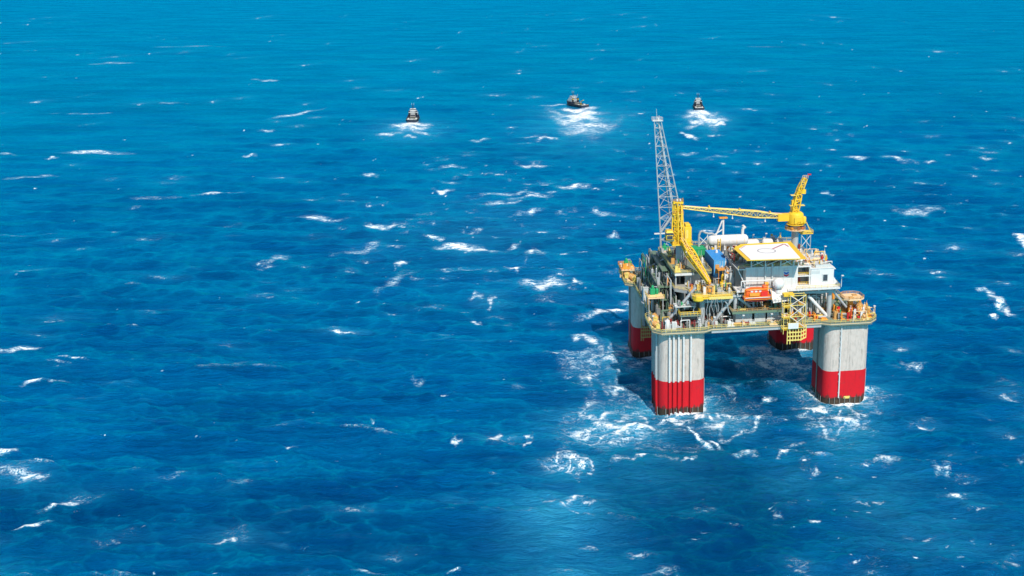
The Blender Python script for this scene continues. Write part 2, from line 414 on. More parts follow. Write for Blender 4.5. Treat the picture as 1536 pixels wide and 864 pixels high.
# ------------------------------------------------------------------ the sea
def make_sea():
    H0 = 163.2; px = 1/1085.
    rs = list(np.linspace(0, 225, 46))
    r = 225.
    while r < 7500: 
        r += max(.45, .95*(r*r+H0*H0)/H0*px); rs.append(r)
    while r < 45000: r *= 1.25; rs.append(r)
    rs = np.array(rs)
    az = [-180.+k*6 for k in range(23)]                      # -180 .. -48 coarse
    a = -46.
    while a < 34: az.append(a); a += (.0655 if -33 < a < 22 else .25)
    az += [36.+k*6 for k in range(24)]
    az = np.radians(np.array(az))
    NR, NA = len(rs), len(az)
    RR, AA = np.meshgrid(rs, az, indexing='ij')
    Xg = RR*np.sin(AA); Yg = RR*np.cos(AA)
    dr = np.gradient(rs)[:, None]*np.ones((1, NA)); da = RR*np.gradient(az)[None, :]
    sp = np.maximum(dr, np.minimum(da, 400))
    rng = np.random.default_rng(5)
    Z = np.zeros_like(Xg); DX = np.zeros_like(Xg); DY = np.zeros_like(Xg); slope = np.zeros_like(Xg)
    NW = 84; main = R(-97)                                 # travelling towards the viewer
    lam = np.exp(np.linspace(math.log(2.6), math.log(75), NW))
    for i, L in enumerate(lam):
        k = 2*math.pi/L; th = main + rng.normal()*R(14 + 10*(30/L)**.35)
        am = .0118*L*math.exp(-(L/42.)**2)*(.7+.6*rng.random())
        kx, ky = k*math.cos(th), k*math.sin(th)
        att = np.exp(-(k*np.maximum(np.abs(math.sin(th))*dr, .2*sp)*.55)**2)
        ph = kx*Xg+ky*Yg+rng.random()*6.283
        s_, c_ = np.sin(ph), np.cos(ph)
        Z += am*att*c_
        DX -= .8*am*att*math.cos(th)*s_; DY -= .8*am*att*math.sin(th)*s_
    foam = np.zeros_like(Xg); aer = np.zeros_like(Xg); deep = np.zeros_like(Xg)
    def stamp(F, c, pw=2., ringy=False):
        x, y, a_, b_, c2, d_, s = c
        M = np.linalg.inv(np.array([[a_, b_], [c2, d_]])); ex = 1.7*math.hypot(*M[0]); ey = 1.7*math.hypot(*M[1])
        r0 = math.hypot(x, y); e = math.hypot(ex, ey) if r0 < 600 else max(ex, ey)*1.2
        # rows and columns that can be touched
        er = ey*1.1+ex*.6; i0, i1 = np.searchsorted(rs, [r0-er, r0+er]); az0 = math.atan2(x, y); da_ = (ex+ey*.4)/r0
        j0, j1 = np.searchsorted(az, [az0-da_, az0+da_])
        if i1 <= i0 or j1 <= j0: return
        dx = Xg[i0:i1, j0:j1]-x; dy = Yg[i0:i1, j0:j1]-y
        P_ = a_*dx+b_*dy; Q_ = c2*dx+d_*dy
        if F is foam:
            f1, f2, f3, f4 = rng.random(4)*6.28; g = .6+rng.random()
            P_, Q_ = P_+.25*np.sin(2.3*Q_+f1)+.12*np.sin(5.7*P_+f2), Q_+.55*g*np.sin(2.0*P_+f3)+.28*np.sin(5.2*P_+f4)
        q = P_**2+Q_**2
        v = s*np.exp(-q*.9) if not ringy else s*np.exp(-((np.sqrt(q)-1)/.24)**2)
        F[i0:i1, j0:j1] = np.maximum(F[i0:i1, j0:j1], v) if pw == 2. else F[i0:i1, j0:j1]+v
    for c in FOAM: stamp(foam, c[:6]+(c[6]*1.0,))
    for c in AERATED: stamp(aer, c)
    aer *= 1.3
    for c in RINGS: stamp(foam, c, ringy=True)
    for c in DARK_PATCHES: stamp(deep, c)  # patches of darker navy in the water colour
    # scattered whitecaps: a denser belt up-sea of the rig, few in the lee on the left
    for k in range(6000):
        dep = R(2. + 32*rng.random()**1.15); r0 = H0/math.tan(dep); a0 = R(-44+72*rng.random())
        belt = math.exp(-((math.degrees(a0)+5)/10)**2)*math.exp(-((math.degrees(dep)-13)/6)**2)
        right = 1 if a0 > R(5) else 0; lee = math.exp(-((math.degrees(a0)+14)/10)**2)*(dep > R(19))
        if rng.random() > .13+.8*belt+.22*right*(dep > R(7))-.1*lee: continue
        Lx = (.7+4.6*rng.random()**3.4)*(r0/450)**.55; Ly = Lx*(.16+.3*rng.random()); t = rng.normal()*.25 - .1
        if r0 > 700: Ly = max(Ly, .5*r0*r0/H0*px)
        c, s = math.cos(t), math.sin(t)
        sg = .38+.55*rng.random()**1.4; wx, wy = r0*math.sin(a0), r0*math.cos(a0)
        stamp(foam, (wx, wy, c/Lx, s/Lx, -s/Ly, c/Ly, sg))
        if Lx > 2: stamp(aer, (wx, wy+Ly*1.5, .4*c/Lx, .4*s/Lx, -.3*s/Ly, .3*c/Ly, .45*sg)); stamp(foam, (wx, wy+Ly*1.2, .55*c/Lx, .55*s/Lx, -.35*s/Ly, .35*c/Ly, .30))
    # churned water round the four columns
    for (u, v) in COLS:
        p = T(u, v); d = np.hypot(Xg-p.x, Yg-p.y)
        aer += .8*np.exp(-np.maximum(d-8, 0)**2/90.)
        foam = np.maximum(foam, .95*np.exp(-np.maximum(d-9.8, 0)**2/7.)); foam = np.maximum(foam, .42*np.exp(-np.maximum(d-10, 0)**2/140.))
    foam = np.minimum(foam + .18*foam*np.clip(Z/1.2, -1, 1), 1.3)
    hf = np.clip((Z-1.3)/1.4, 0, 1)*(RR < 1500)
    foam = np.maximum(foam, .50*hf)
    Xs, Ys = Xg+DX, Yg+DY
    co = np.stack([Xs, Ys, Z], -1).reshape(-1, 3).astype(np.float32)
    idx = np.arange(NR*NA).reshape(NR, NA)
    a0 = idx[:-1, :-1].ravel(); b0 = idx[:-1, 1:].ravel(); c0 = idx[1:, 1:].ravel(); d0 = idx[1:, :-1].ravel()
    q = np.stack([a0, d0, c0, b0], 1)
    w = np.stack([idx[:-1, -1], idx[1:, -1], idx[1:, 0], idx[:-1, 0]], 1)
    q = np.concatenate([q, w]).astype(np.int32)
    me = bpy.data.meshes.new('sea'); me.vertices.add(len(co)); me.vertices.foreach_set('co', co.ravel())
    me.loops.add(q.size); me.loops.foreach_set('vertex_index', q.ravel())
    me.polygons.add(len(q)); me.polygons.foreach_set('loop_start', np.arange(0, q.size, 4, dtype=np.int32))
    me.update(calc_edges=True); me.validate(); me.shade_smooth()
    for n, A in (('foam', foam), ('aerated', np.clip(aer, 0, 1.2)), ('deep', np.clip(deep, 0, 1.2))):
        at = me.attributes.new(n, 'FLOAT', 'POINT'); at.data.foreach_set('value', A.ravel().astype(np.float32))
    print('sea verts', len(co))
    m = bpy.data.materials.new('sea_water'); m.use_nodes = True; nt = m.node_tree; nt.nodes.clear()
    out = nn(nt, 'ShaderNodeOutputMaterial')
    co = nn(nt, 'ShaderNodeTexCoord').outputs['Object']
    att = {}
    for n in ('foam', 'aerated', 'deep'):
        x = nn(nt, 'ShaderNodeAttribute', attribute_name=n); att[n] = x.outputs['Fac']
    cw = mapping(nt, co, (.55, 1., 1.), R(-8))
    n1 = noise(nt, cw, .32, 8, .72, .5)
    n2 = noise(nt, mapping(nt, co, (.8, 1., 1.), .4), .55, 5, .6, 1.6)
    lace = mth(nt, 'SUBTRACT', 1., mth(nt, 'MULTIPLY', mth(nt, 'ABSOLUTE', mth(nt, 'SUBTRACT', n2, .5)), 9.), clamp=True)
    n3 = noise(nt, mapping(nt, co, (.7, 1., 1.)), 1.7, 4, .7)
    n4 = noise(nt, mapping(nt, co, (.7, 1., 1.), .2), .16, 5, .6, 1.2)
    msk = mth(nt, 'MULTIPLY', att['foam'], mth(nt, 'ADD', .55, mth(nt, 'MULTIPLY', sstep(nt, n1, .38, .60), .72)))
    ab = lambda x, k: mth(nt, 'MULTIPLY', mth(nt, 'ABSOLUTE', mth(nt, 'SUBTRACT', x, .5)), k)
    rid = mth(nt, 'MINIMUM', ab(n2, 10.), ab(n4, 9.5))
    fv = mth(nt, 'SUBTRACT', mth(nt, 'MULTIPLY', msk, 1.35), rid)
    fv = mth(nt, 'ADD', fv, mth(nt, 'MULTIPLY', mth(nt, 'SUBTRACT', n3, .5), 1.1))
    f = mth(nt, 'MULTIPLY', sstep(nt, fv, .10, .95), sstep(nt, att['foam'], .08, .3), clamp=True)
    speck = sstep(nt, noise(nt, mapping(nt, co, (.45, 1., 1.)), .9, 3, .6), .70, .78)
    f = mth(nt, 'MAXIMUM', f, mth(nt, 'MULTIPLY', speck, mth(nt, 'MULTIPLY', sstep(nt, n1, .50, .66), .8)))
    f = mth(nt, 'MULTIPLY', f, mth(nt, 'ADD', .42, mth(nt, 'MULTIPLY', sstep(nt, msk, .35, .95), .58)))
    # body colour of the water
    big = noise(nt, mapping(nt, co, (.6, 1., 1.), R(6)), .007, 7, .68, .3)
    med = noise(nt, mapping(nt, co, (.3, 1., 1.), R(-6)), .05, 5, .65, .3)
    body = mixc(nt, sstep(nt, big, .36, .64), BODY_A, BODY_B)
    body = mixc(nt, mth(nt, 'MULTIPLY', sstep(nt, med, .42, .70), .35), body, BODY_C)
    stk = noise(nt, mapping(nt, co, (.08, 1., 1.), R(-4)), .17, 7, .72, .1)
    body = mixc(nt, mth(nt, 'MULTIPLY', sstep(nt, stk, .50, .68), .6), body, BODY_E)
    body = mixc(nt, mth(nt, 'MULTIPLY', sstep(nt, stk, .52, .34), .7), body, BODY_D)
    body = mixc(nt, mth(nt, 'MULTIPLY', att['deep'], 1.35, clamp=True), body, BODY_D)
    av = mth(nt, 'MULTIPLY', att['aerated'], mth(nt, 'ADD', mth(nt, 'MULTIPLY', sstep(nt, med, .35, .65), .55), .42), clamp=True)
    av = mth(nt, 'MULTIPLY', av, .95)
    av = mth(nt, 'MAXIMUM', av, mth(nt, 'MULTIPLY', sstep(nt, msk, .12, .85), .8))
    body = mixc(nt, av, body, (.05, .43, .68))
    wsp = noise(nt, mapping(nt, co, (.16, 1., 1.), R(-3)), .55, 6, .7, .5); wsp2 = noise(nt, mapping(nt, co, (.2, 1., 1.), R(5)), .10, 6, .72, .6)
    patch = sstep(nt, noise(nt, co, .012, 4, .6), .42, .66)
    wv_ = mth(nt, 'MULTIPLY', mth(nt, 'MAXIMUM', sstep(nt, wsp, .60, .74), sstep(nt, wsp2, .58, .74)), mth(nt, 'ADD', .05, mth(nt, 'MULTIPLY', patch, .26)))
    body = mixc(nt, wv_, body, (.10, .44, .68))
    wind = noise(nt, mapping(nt, co, (.55, 1., 1.), R(3)), .011, 8, .72, .4)
    # small waves
    h1 = noise(nt, mapping(nt, co, (.32, 1., 1.), R(-7)), .42, 8, .72, .3)
    h2 = noise(nt, mapping(nt, co, (.25, 1., 1.), R(12)), .09, 5, .62, .3)
    hh = mth(nt, 'ADD', mth(nt, 'MULTIPLY', h1, 2.5), mth(nt, 'MULTIPLY', h2, 2.2))
    bp = nn(nt, 'ShaderNodeBump'); bp.inputs['Distance'].default_value = 1.0; bp.inputs['Strength'].default_value = 1.
    nt.links.new(hh, bp.inputs['Height'])
    w = nn(nt, 'ShaderNodeBsdfPrincipled'); nt.links.new(body, w.inputs['Base Color']); nt.links.new(bp.outputs[0], w.inputs['Normal'])
    w.inputs['Roughness'].default_value = 1.; w.inputs['Specular IOR Level'].default_value = 0.
    gl = nn(nt, 'ShaderNodeBsdfGlossy'); gl.inputs['Color'].default_value = GLC; gl.inputs['Roughness'].default_value = .24; nt.links.new(bp.outputs[0], gl.inputs['Normal'])
    fr = nn(nt, 'ShaderNodeFresnel'); fr.inputs['IOR'].default_value = 1.33; nt.links.new(bp.outputs[0], fr.inputs['Normal'])
    w0 = w; w = nn(nt, 'ShaderNodeMixShader'); nt.links.new(mth(nt, 'MULTIPLY', mth(nt, 'MINIMUM', mth(nt, 'MULTIPLY', fr.outputs[0], GLK), .82), mth(nt, 'ADD', .62, mth(nt, 'MULTIPLY', sstep(nt, wind, .36, .66), .42))), w.inputs[0]); nt.links.new(w0.outputs[0], w.inputs[1]); nt.links.new(gl.outputs[0], w.inputs[2])
    fo = nn(nt, 'ShaderNodeBsdfDiffuse'); nt.links.new(mixc(nt, sstep(nt, n3, .25, .55), (.55, .78, .85), (.9, .93, .94)), fo.inputs['Color'])
    bf = nn(nt, 'ShaderNodeBump'); bf.inputs['Distance'].default_value = .5; nt.links.new(n3, bf.inputs['Height']); nt.links.new(bf.outputs[0], fo.inputs['Normal'])
    mx = nn(nt, 'ShaderNodeMixShader'); nt.links.new(f, mx.inputs[0]); nt.links.new(w.outputs[0], mx.inputs[1]); nt.links.new(fo.outputs[0], mx.inputs[2])
    nt.links.new(mx.outputs[0], out.inputs[0])
    me.materials.append(m)
    o = bpy.data.objects.new('sea', me); COL.objects.link(o); o['kind'] = 'structure'; o['label'] = 'deep blue open sea with whitecaps and streaks of foam'
GLC = (.0, .74, 1., 1); GLK = 1.1; BODY_E = (.0, .19, .38)
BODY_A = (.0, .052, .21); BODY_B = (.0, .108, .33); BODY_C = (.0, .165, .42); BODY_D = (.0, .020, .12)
COLS = ((0, 0), (65.1, 0), (65.1, 65.5), (0, 65.5))
make_sea()
# ------------------------------------------------------------------ the platform: hull columns and decks
P = thing('offshore_platform', 'huge floating oil platform with four white and red columns carrying steel decks', 'oil platform', (0,0,0))
def rsq(w, r, n=7, cx=0, cy=0):
    pts = []
    for sx, sy, a0 in ((1,1,0),(-1,1,90),(-1,-1,180),(1,-1,270)):
        for k in range(n+1):
            a = R(a0+90*k/n); pts.append((cx+sx*(w/2-r)+r*math.cos(a), cy+sy*(w/2-r)+r*math.sin(a)))
    return pts
def octo(w, c, cx=0, cy=0):
    h = w/2
    return [(cx+a, cy+b) for a, b in ((h,-h+c),(h,h-c),(h-c,h),(-h+c,h),(-h,h-c),(-h,-h+c),(-h+c,-h),(h-c,-h))]
colmesh = bandmesh = growmesh = None
columns = []
for i, (u, v) in enumerate(COLS):
    if i == 0:
        c = MB().prism(rsq(18, 3.6), 13.5, 33).build('hull_column', 'column_paint', P, smooth=True)
        b = MB().prism(rsq(18.06, 3.6), 2.2, 13.5).build('antifouling_band', 'antifouling_red', c, smooth=True)
        g = MB().prism(rsq(17.9, 3.6), -8, 2.2).build('waterline_band', 'waterline_growth', c, smooth=True)
    else:
        c0 = columns[0]; c = c0.copy(); COL.objects.link(c)
        for o in (b, g):
            k = o.copy(); COL.objects.link(k); k.parent = c
        c.location = (u, v, 0)
    columns.append(c)
# pipes, seams and boat fenders on the columns
def cpipe(ci, x, y, z0, z1, r=.3, mat='column_paint', bend=0):
    m = MB().tube((x, y, z0), (x, y, z1), r, n=8)
    z = z0+2
    while z < z1-1: m.box((x-.35, min(y, y+bend), z), (x+.35, max(y, y+bend)+.05, z+.25)); z += 4.6
    m.build('riser_pipe', mat, columns[ci])
for x in (-5.2, -3.6, -1.7, .2, 3.0): 
    cpipe(0, x, -9.8, 13.5, 32.6, .36, 'white', bend=.8); cpipe(0, x, -9.8, -1.5, 13.15, .36, mat='antifouling_red', bend=.8)
for y in (-6, -3.5, 0, 3.5): cpipe(0, -9.5, y, 13.5, 32.6, .35, 'steel'); cpipe(0, -9.5, y, -1.5, 13.15, .35, 'antifouling_red')
cpipe(1, -2.9, -9.45, 2.5, 32.8, .26, 'white', bend=.6)
for ci in (1, 3): cpipe(ci, -9.4, -1, -2, 32.6, .25, 'dark_steel')
cpipe(3, -3.9, -9.4, 14, 32.6, .35, 'dark_steel'); cpipe(3, -3.0, -9.3, 14, 32.6, .2, 'steel')
cpipe(3, 4, -9.4, 2, 32.6, .3, 'column_paint')
for ci in range(4):
    m = MB()
    for k in range(7):                                   # steel fender studs dipping into the water
        x = -6.5+k*2.1; m.tube((x, -9.25, -2), (x, -9.25, 2.6), .16, n=5)
        m.tube((-9.25, x, -2), (-9.25, x, 2.6), .16, n=5)
    m.build('fender_stud', 'dark_steel', columns[ci])
    m = MB()
    for z in (18.2, 23.2, 28.2):                          # weld seams
        m.prism(rsq(18.05, 3.6), z, z+.10)
    m.build('weld_seam', 'column_paint', columns[ci])
    # draft marks: a white strip with figures on the right side
    m = MB().box((9.0, -6.3, 2.4), (9.08, -5.2, 13)); s = m.build('draft_scale', 'white', columns[ci])
    m = MB()
    for k in range(13): 
        z = 2.9+k*.78
        m.box((9.08, -6.05, z), (9.12, -5.45, z+.1)).box((9.08, -6.05, z), (9.12, -5.95, z+.42)).box((9.08, -6.05, z+.34), (9.12, -5.6, z+.44))
    m.build('draft_figures', 'navy', s)
m = MB().box((-.6, -9.14, 1.9), (1.9, -9.0, 2.9)); m.build('name_plate', 'pale_yellow', columns[1])
m = MB()
for k in range(9):                                        # rusty anchor chain stoppers
    z = 12+k*2.2; m.box((-3.35, -9.3, z), (-3.05, -9.0, z+.8))
m.build('ladder_bracket', 'white', columns[1])

# lower deck
lower = [(-11.5,-8),(-8.5,-11.4),(8,-11.4),(11,-9.4),(54,-9.4),(57,-11.2),(73,-11.2),(76.6,-7.5),(76.6,9),(73,11.5),(73,54),(76.6,57),(76.6,73),(73,77),(57,77),(54,74),(11,74),(8,77),(-8,77),(-12.5,73),(-12.5,57),(-9,54),(-9,11),(-11.5,9)]
ld = MB().prism(lower, 33, 34).build('lower_deck', 'deck_green', P)
MB().rail([(x, y, 34) for x, y in lower+lower[:1]], h=1.3, r=.075, step=1.8).build('handrail', 'pale_yellow', ld)
m = MB()
for a, b in zip(lower, lower[1:]+lower[:1]):
    a, b = Vector(a+(33.55,)), Vector(b+(33.55,)); m.beam(a, b, .14, .22)
m.build('kick_plate', 'tan', ld)
m = MB()
for k in range(28):
    x = -8+k*.62
    if k < 26: m.beam((x, -11.4, 33), (x, -9.1, 31.9), .12, .12)
    if k < 26: m.beam((x+66, -11.2, 33), (x+66, -9.1, 31.9), .12, .12)
m.build('deck_bracket', 'tan', ld)
for v in (-7.5, 0, 10, 20, 30, 40, 50, 60, 70):
    MB().beam((9.2, v, 32.2), (56, v, 32.2), .7, 1.5).build('deck_girder', 'dark_steel', P)
MB().beam((11, -9.0, 32.55), (54, -9.0, 32.55), .5, .9).build('deck_girder', 'steel', P)
# middle deck with its grey panels
md = MB().box((19.5, -6.6, 38.4), (39, 12, 39.1)).build('middle_deck', 'deck_green', P)
MB().rail([(19.5, 12, 39.1), (19.5, -6.6, 39.1), (39, -6.6, 39.1), (39, 12, 39.1)], r=.07, step=1.8).build('handrail', 'rust_orange', md)
MB().beam((19.5, -6.7, 38.7), (39, -6.7, 38.7), .15, .8).build('edge_beam', 'moss_green', md)
for a, b in ((21.4, 27.9), (28.9, 33.2), (33.9, 38.6)):
    MB().box((a, -4.2, 34), (b, -3.8, 38.4)).build('wall_panel', 'panel_grey', P)
MB().box((44.5, 2, 34), (57.5, 2.5, 39.3)).build('wall_panel', 'white', P)
MB().box((44.5, 3, 39.3), (57.5, 3.5, 44)).build('wall_panel', 'dark_steel', P)
MB().box((46.2, 1.7, 34.2), (48.6, 2.0, 37.4)).build('doorway', 'dark_steel', P)
MB().box((46.6, 1.6, 35.2), (48.2, 1.68, 36.8)).build('window', 'glass', P)
# dark core of the deck box, seen between the braces
for a, b, mt in (((7, 4, 34), (19.3, 4.6, 44), 'dark_steel'), ((19.4, 5, 34), (44, 5.6, 44), 'dark_steel'), ((3.0, 4.0, 34), (3.5, 56, 44), 'dark_steel'), ((58, 6, 34), (58.5, 60, 44), 'panel_grey'), ((7, 60, 34), (58, 60.5, 44), 'dark_steel')):
    MB().box(a, b).build('bulkhead', mt, P)
# upper deck
upper = [(4.5,-3.5),(61,-3.5),(62,0),(62,62),(1,62),(1,36),(0,34),(0,8),(4.5,4)]
ud = MB().prism(upper, 44.1, 45.1).build('upper_deck', 'deck_grey', P)
MB().rail([(x, y, 45.1) for x, y in upper+upper[:1]], r=.07, step=1.9).build('handrail', 'pale_yellow', ud)
m = MB()
for a, b in zip(upper, upper[1:]+upper[:1]): m.beam(Vector(a+(44.5,)), Vector(b+(44.5,)), .2, .9)
m.build('edge_beam', 'steel', ud)
for u in (8, 21, 34, 47, 58.8):
    MB().beam((u, -3.2, 43.6), (u, 60, 43.6), .6, 1.0).build('deck_girder', 'dark_steel', P)
# quarters level
ql = MB().prism([(21.5,-4.8),(41,-4.8),(41,-6.4),(61.8,-6.4),(62.6,10),(62.6,30),(21.5,30)], 46.2, 46.9).build('quarters_deck', 'white', P)
MB().rail([(44.5,-6.4,46.9),(61.8,-6.4,46.9),(62.6,10,46.9),(62.6,30,46.9)], r=.07).build('handrail', 'pale_yellow', ql)
for u in (22, 30, 38, 46, 54, 61):
    MB().beam((u, -4.2, 45.1), (u, -4.2, 46.2), .4, .4).build('stub_post', 'white', P)
# legs and braces of the deck box
def leg(p, q, r=.75, mat='steel', nm='brace'): MB().tube(p, q, r, n=12).build(nm, mat, P, smooth=True)
leg((8.7,-2.4,34),(8.7,-2.4,44),1.05,'steel','deck_leg'); leg((21.6,-2.4,34),(21.6,-2.4,44),.75,'steel','deck_leg')
leg((39.6,-2.4,34),(39.6,-2.4,44),.7,'steel','deck_leg'); leg((59,-2.6,34),(59,-2.6,46.2),.95,'steel','deck_leg')
leg((13.3,-2.4,34.3),(20.8,-2.4,43.8),.75,'galvanised'); leg((22.4,-2.4,43.8),(28.2,-2.4,38.9),.6,'panel_grey')
leg((50.3,-2.6,43.0),(58.2,-2.6,34.4),.7,'white'); leg((59.8,-2.6,45),(66,-2.6,37.5),.5,'galvanised')
leg((29,-3.4,38.4),(33.2,-3.4,34.2),.4,'panel_grey'); leg((38,-3.4,38.2),(34.4,-3.4,34.2),.4,'dark_steel')
leg((-4.5,-1,35),(6.5,-1,48),.6,'galvanised'); 
for v in (14, 27, 40, 53):
    leg((-.4, v, 34), (-.4, v, 45), .6, 'steel', 'deck_leg')
for v in (3, 14, 27, 40): leg((-.4, v, 34), (-.4, v+12.5, 44.6), .45, 'dark_steel' if v % 2 else 'steel')
for v in (14, 27, 40, 53): leg((61.4, v, 34), (61.4, v, 45), .6, 'steel', 'deck_leg')
for v in (2, 27): leg((61.4, v, 34), (61.4, v+12.5, 44.6), .45, 'steel')
# process deck on the left, below the crane
pr = [(.5,10),(15,10),(15,48),(.5,48)]
pd = MB().prism(pr, 50, 50.6).build('process_deck', 'deck_green', P)
MB().rail([(x, y, 50.6) for x, y in pr+pr[:1]], r=.07).build('handrail', 'pale_yellow', pd)
MB().beam((.4, 9.8, 50.2), (8, 9.8, 50.2), .3, .9).build('edge_beam', 'white', pd)
MB().beam((.3, 10, 50.2), (.3, 48, 50.2), .3, .8).build('edge_beam', 'moss_green', pd)
for u, v in ((1,11),(1,20),(1,30),(1,40),(1,47),(7,11),(14,11),(14,24)): leg((u, v, 45), (u, v, 50), .35, 'galvanised', 'deck_leg')
for v in (11, 20, 30): leg((1, v, 45.2), (1, v+9, 49.8), .22, 'dark_steel')
MB().box((3, 14, 45.1), (3.4, 46, 50)).build('bulkhead', 'dark_steel', P)
MB().box((5, 13, 45.1), (14, 13.4, 50)).build('bulkhead', 'panel_grey', P)
# yellow front walkway with its round end
fw = MB().prism([(5.2,-7.2),(10,-7.2),(11,-6.6),(19.6,-6.6),(19.6,-3.6),(4.4,-3.6),(4.2,-5.6)], 44.9, 45.5).build('front_walkway', 'safety_yellow', P)
MB().rail([(4.2,-5.4,45.5),(5.2,-7.2,45.5),(10,-7.2,45.5),(11,-6.6,45.5),(19.6,-6.6,45.5),(19.6,-3.6,45.5)], r=.09, step=1.3).build('handrail', 'pale_yellow', fw)
MB().beam((10.4,-6.75,45.1), (19.6,-6.75,45.1), .2, 1.1).build('edge_beam', 'pale_yellow', fw)
MB().lathe((6.6,-5.4,44.0), [(1.9,0),(2.2,.4),(2.2,1.8),(1.9,2.0)], 16).build('round_tub', 'safety_yellow', fw)
for k in range(6):                                        # hoses hanging below it
    x = 9.6+k*1.05+(.3 if k % 2 else 0); L_ = 5+random.random()*4
    pts = [(x+.35*math.sin(j*.9+k), -7.0-.2*math.cos(j), 45-L_*j/6) for j in range(7)]
    MB().path(pts, .09, 5).build('hose', random.choice(['galvanised', 'white', 'steel']), P)
MB().path([(16.5,-6.8,43.6),(17.4,-6.8,42.6),(18.0,-6.8,39.5),(18.6,-6.8,38.4)], .22, 6).build('pipe', 'galvanised', P)
# ---- clutter belonging to the platform: skids, pipes, vessels, valves
PAL = ['steel','white','panel_grey','galvanised','safety_yellow','pale_yellow','orange','rust_orange','moss_green','green','maroon','dark_steel','tan','deck_grey']
def pick(w): 
    names, ws = zip(*w.items()); return random.choices(names, ws)[0]
COUNT = {}
ALT = dict(equipment_skid='equipment_skid_b', vertical_vessel='vertical_vessel_b', pipe_run='pipe_run_b', cabinet='cabinet_b', horizontal_drum='horizontal_drum_b', valve_stack='valve_stack_b')  # second names for the same clutter shapes
def clutter(u0, u1, v0, v1, z, n, pal, hmax=2.2, kinds='svpctx', size=1.):
    for _ in range(n):
        k = random.choice(kinds); x = random.uniform(u0, u1); y = random.uniform(v0, v1); mat = pick(pal)
        h = random.uniform(.5, 1.)*hmax; s = size*random.uniform(.5, 1.3); m = MB()
        if k == 's':      # skid with housings on it
            nm = 'equipment_skid'; a, b = s*1.4, s*.9
            m.box((x-a, y-b, z), (x+a, y+b, z+.25)).box((x-a*.8, y-b*.7, z+.25), (x+a*.1, y+b*.7, z+h*.8)).box((x+a*.2, y-b*.5, z+.25), (x+a*.85, y+b*.6, z+h*.5))
            m.tube((x-a*.3, y, z+h*.8), (x-a*.3, y, z+h*1.1), .12).path([(x+a*.5, y, z+h*.5), (x+a*.5, y, z+h*.95), (x-a*.3, y, z+h*.95)], .1)
        elif k == 'v':    # vertical vessel
            nm = 'vertical_vessel'; r = .45*s
            m.lathe((x, y, z), [(r*.8,0),(r,.2),(r,h*.9),(r*.75,h*1.05),(r*.25,h*1.12)], 10).tube((x, y, z+h*1.1), (x, y, z+h*1.35), .1).path([(x+r, y, z+h*.5),(x+r+.5, y, z+h*.5),(x+r+.5, y, z)], .1)
        elif k == 'p':    # pipe run with bends
            nm = 'pipe_run'; r = random.uniform(.1, .22)*max(1, size*.8); L_ = random.uniform(2, 6)*size; zz = z+random.uniform(.4, hmax)
            if random.random() < .5: pts = [(x, y, z), (x, y, zz), (min(x+L_, u1+1), y, zz), (min(x+L_, u1+1), y, z)]
            else: pts = [(x, y, z), (x, y, zz), (x, min(y+L_, v1), zz), (x, min(y+L_, v1), z)]
            m.path(pts, r, 6); m.tube((x, y, zz-.5), (x, y, zz-.3), r*1.8)
        elif k == 'c':    # control cabinet
            nm = 'cabinet'; m.box((x-.5*s, y-.35*s, z+.1), (x+.5*s, y+.35*s, z+h)).box((x-.45*s, y-.35*s-.04, z+.3), (x-.05*s, y-.35*s, z+h-.15)).box((x+.05*s, y-.35*s-.04, z+.3), (x+.45*s, y-.35*s, z+h-.15)).box((x-.56*s, y-.42*s, z+h), (x+.56*s, y+.42*s, z+h+.08))
        elif k == 't':    # horizontal drum on saddles
            nm = 'horizontal_drum'; r = .42*s; L_ = 1.3*s
            m.lathe((x, y, z+.3+r), [(r*.3,-L_-.2),(r*.8,-L_),(r,-L_+.2),(r,L_-.2),(r*.8,L_),(r*.3,L_+.2)], 10, 'x').box((x-L_*.6-.1, y-r*.7, z), (x-L_*.6+.1, y+r*.7, z+.3+r*.4)).box((x+L_*.6-.1, y-r*.7, z), (x+L_*.6+.1, y+r*.7, z+.3+r*.4))
        else:             # valve stack / christmas tree
            nm = 'valve_stack'; m.tube((x, y, z), (x, y, z+h), .2).box((x-.35, y-.3, z+h*.3), (x+.35, y+.3, z+h*.45)).box((x-.35, y-.3, z+h*.7), (x+.35, y+.3, z+h*.82)).lathe((x, y, z+h), [(.4,0),(.45,.05),(.4,.1)], 8).tube((x-.7, y, z+h*.55), (x+.7, y, z+h*.55), .12)
        if COUNT.get(nm, 0) >= 98: nm = ALT[nm]
        COUNT[nm] = COUNT.get(nm, 0)+1
        if COUNT[nm] > 98: continue
        m.build(nm, mat, P)
gen = dict(steel=3, white=2, galvanised=3, safety_yellow=2, pale_yellow=2, orange=1, rust_orange=1.5, moss_green=2, green=1, maroon=1, dark_steel=2, panel_grey=2)
col = dict(rust_orange=4, orange=2, tan=2, white=2, pale_yellow=2, maroon=1, signal_red=1.2, steel=1.5, green=.6)
drk = dict(steel=3, dark_steel=4, moss_green=3, galvanised=1, panel_grey=2, rust_orange=.7)
clutter(9.5, 19, -8.4, 2, 34, 20, dict(steel=2, dark_steel=2, maroon=2, white=1, rust_orange=1, panel_grey=2, pale_yellow=1), 3)
clutter(-8, 8, -8.5, -2, 34, 26, dict(steel=3, dark_steel=2, maroon=2, white=2, safety_yellow=1, moss_green=1, galvanised=2), 3.2)
clutter(-7.5, 7, 0, 12, 34, 22, drk, 6, size=1.5)
clutter(-8.2, 2.4, 12, 52, 34, 34, drk, 7, size=1.7)
clutter(-8, 2, 53, 73, 34, 20, dict(rust_orange=3, pale_yellow=2, dark_steel=2, steel=2, green=1, white=1), 3)
clutter(20.5, 38, -6, 3, 39.1, 26, dict(rust_orange=2, pale_yellow=2, maroon=2, moss_green=3, steel=2, white=1, dark_steel=1), 2.4)
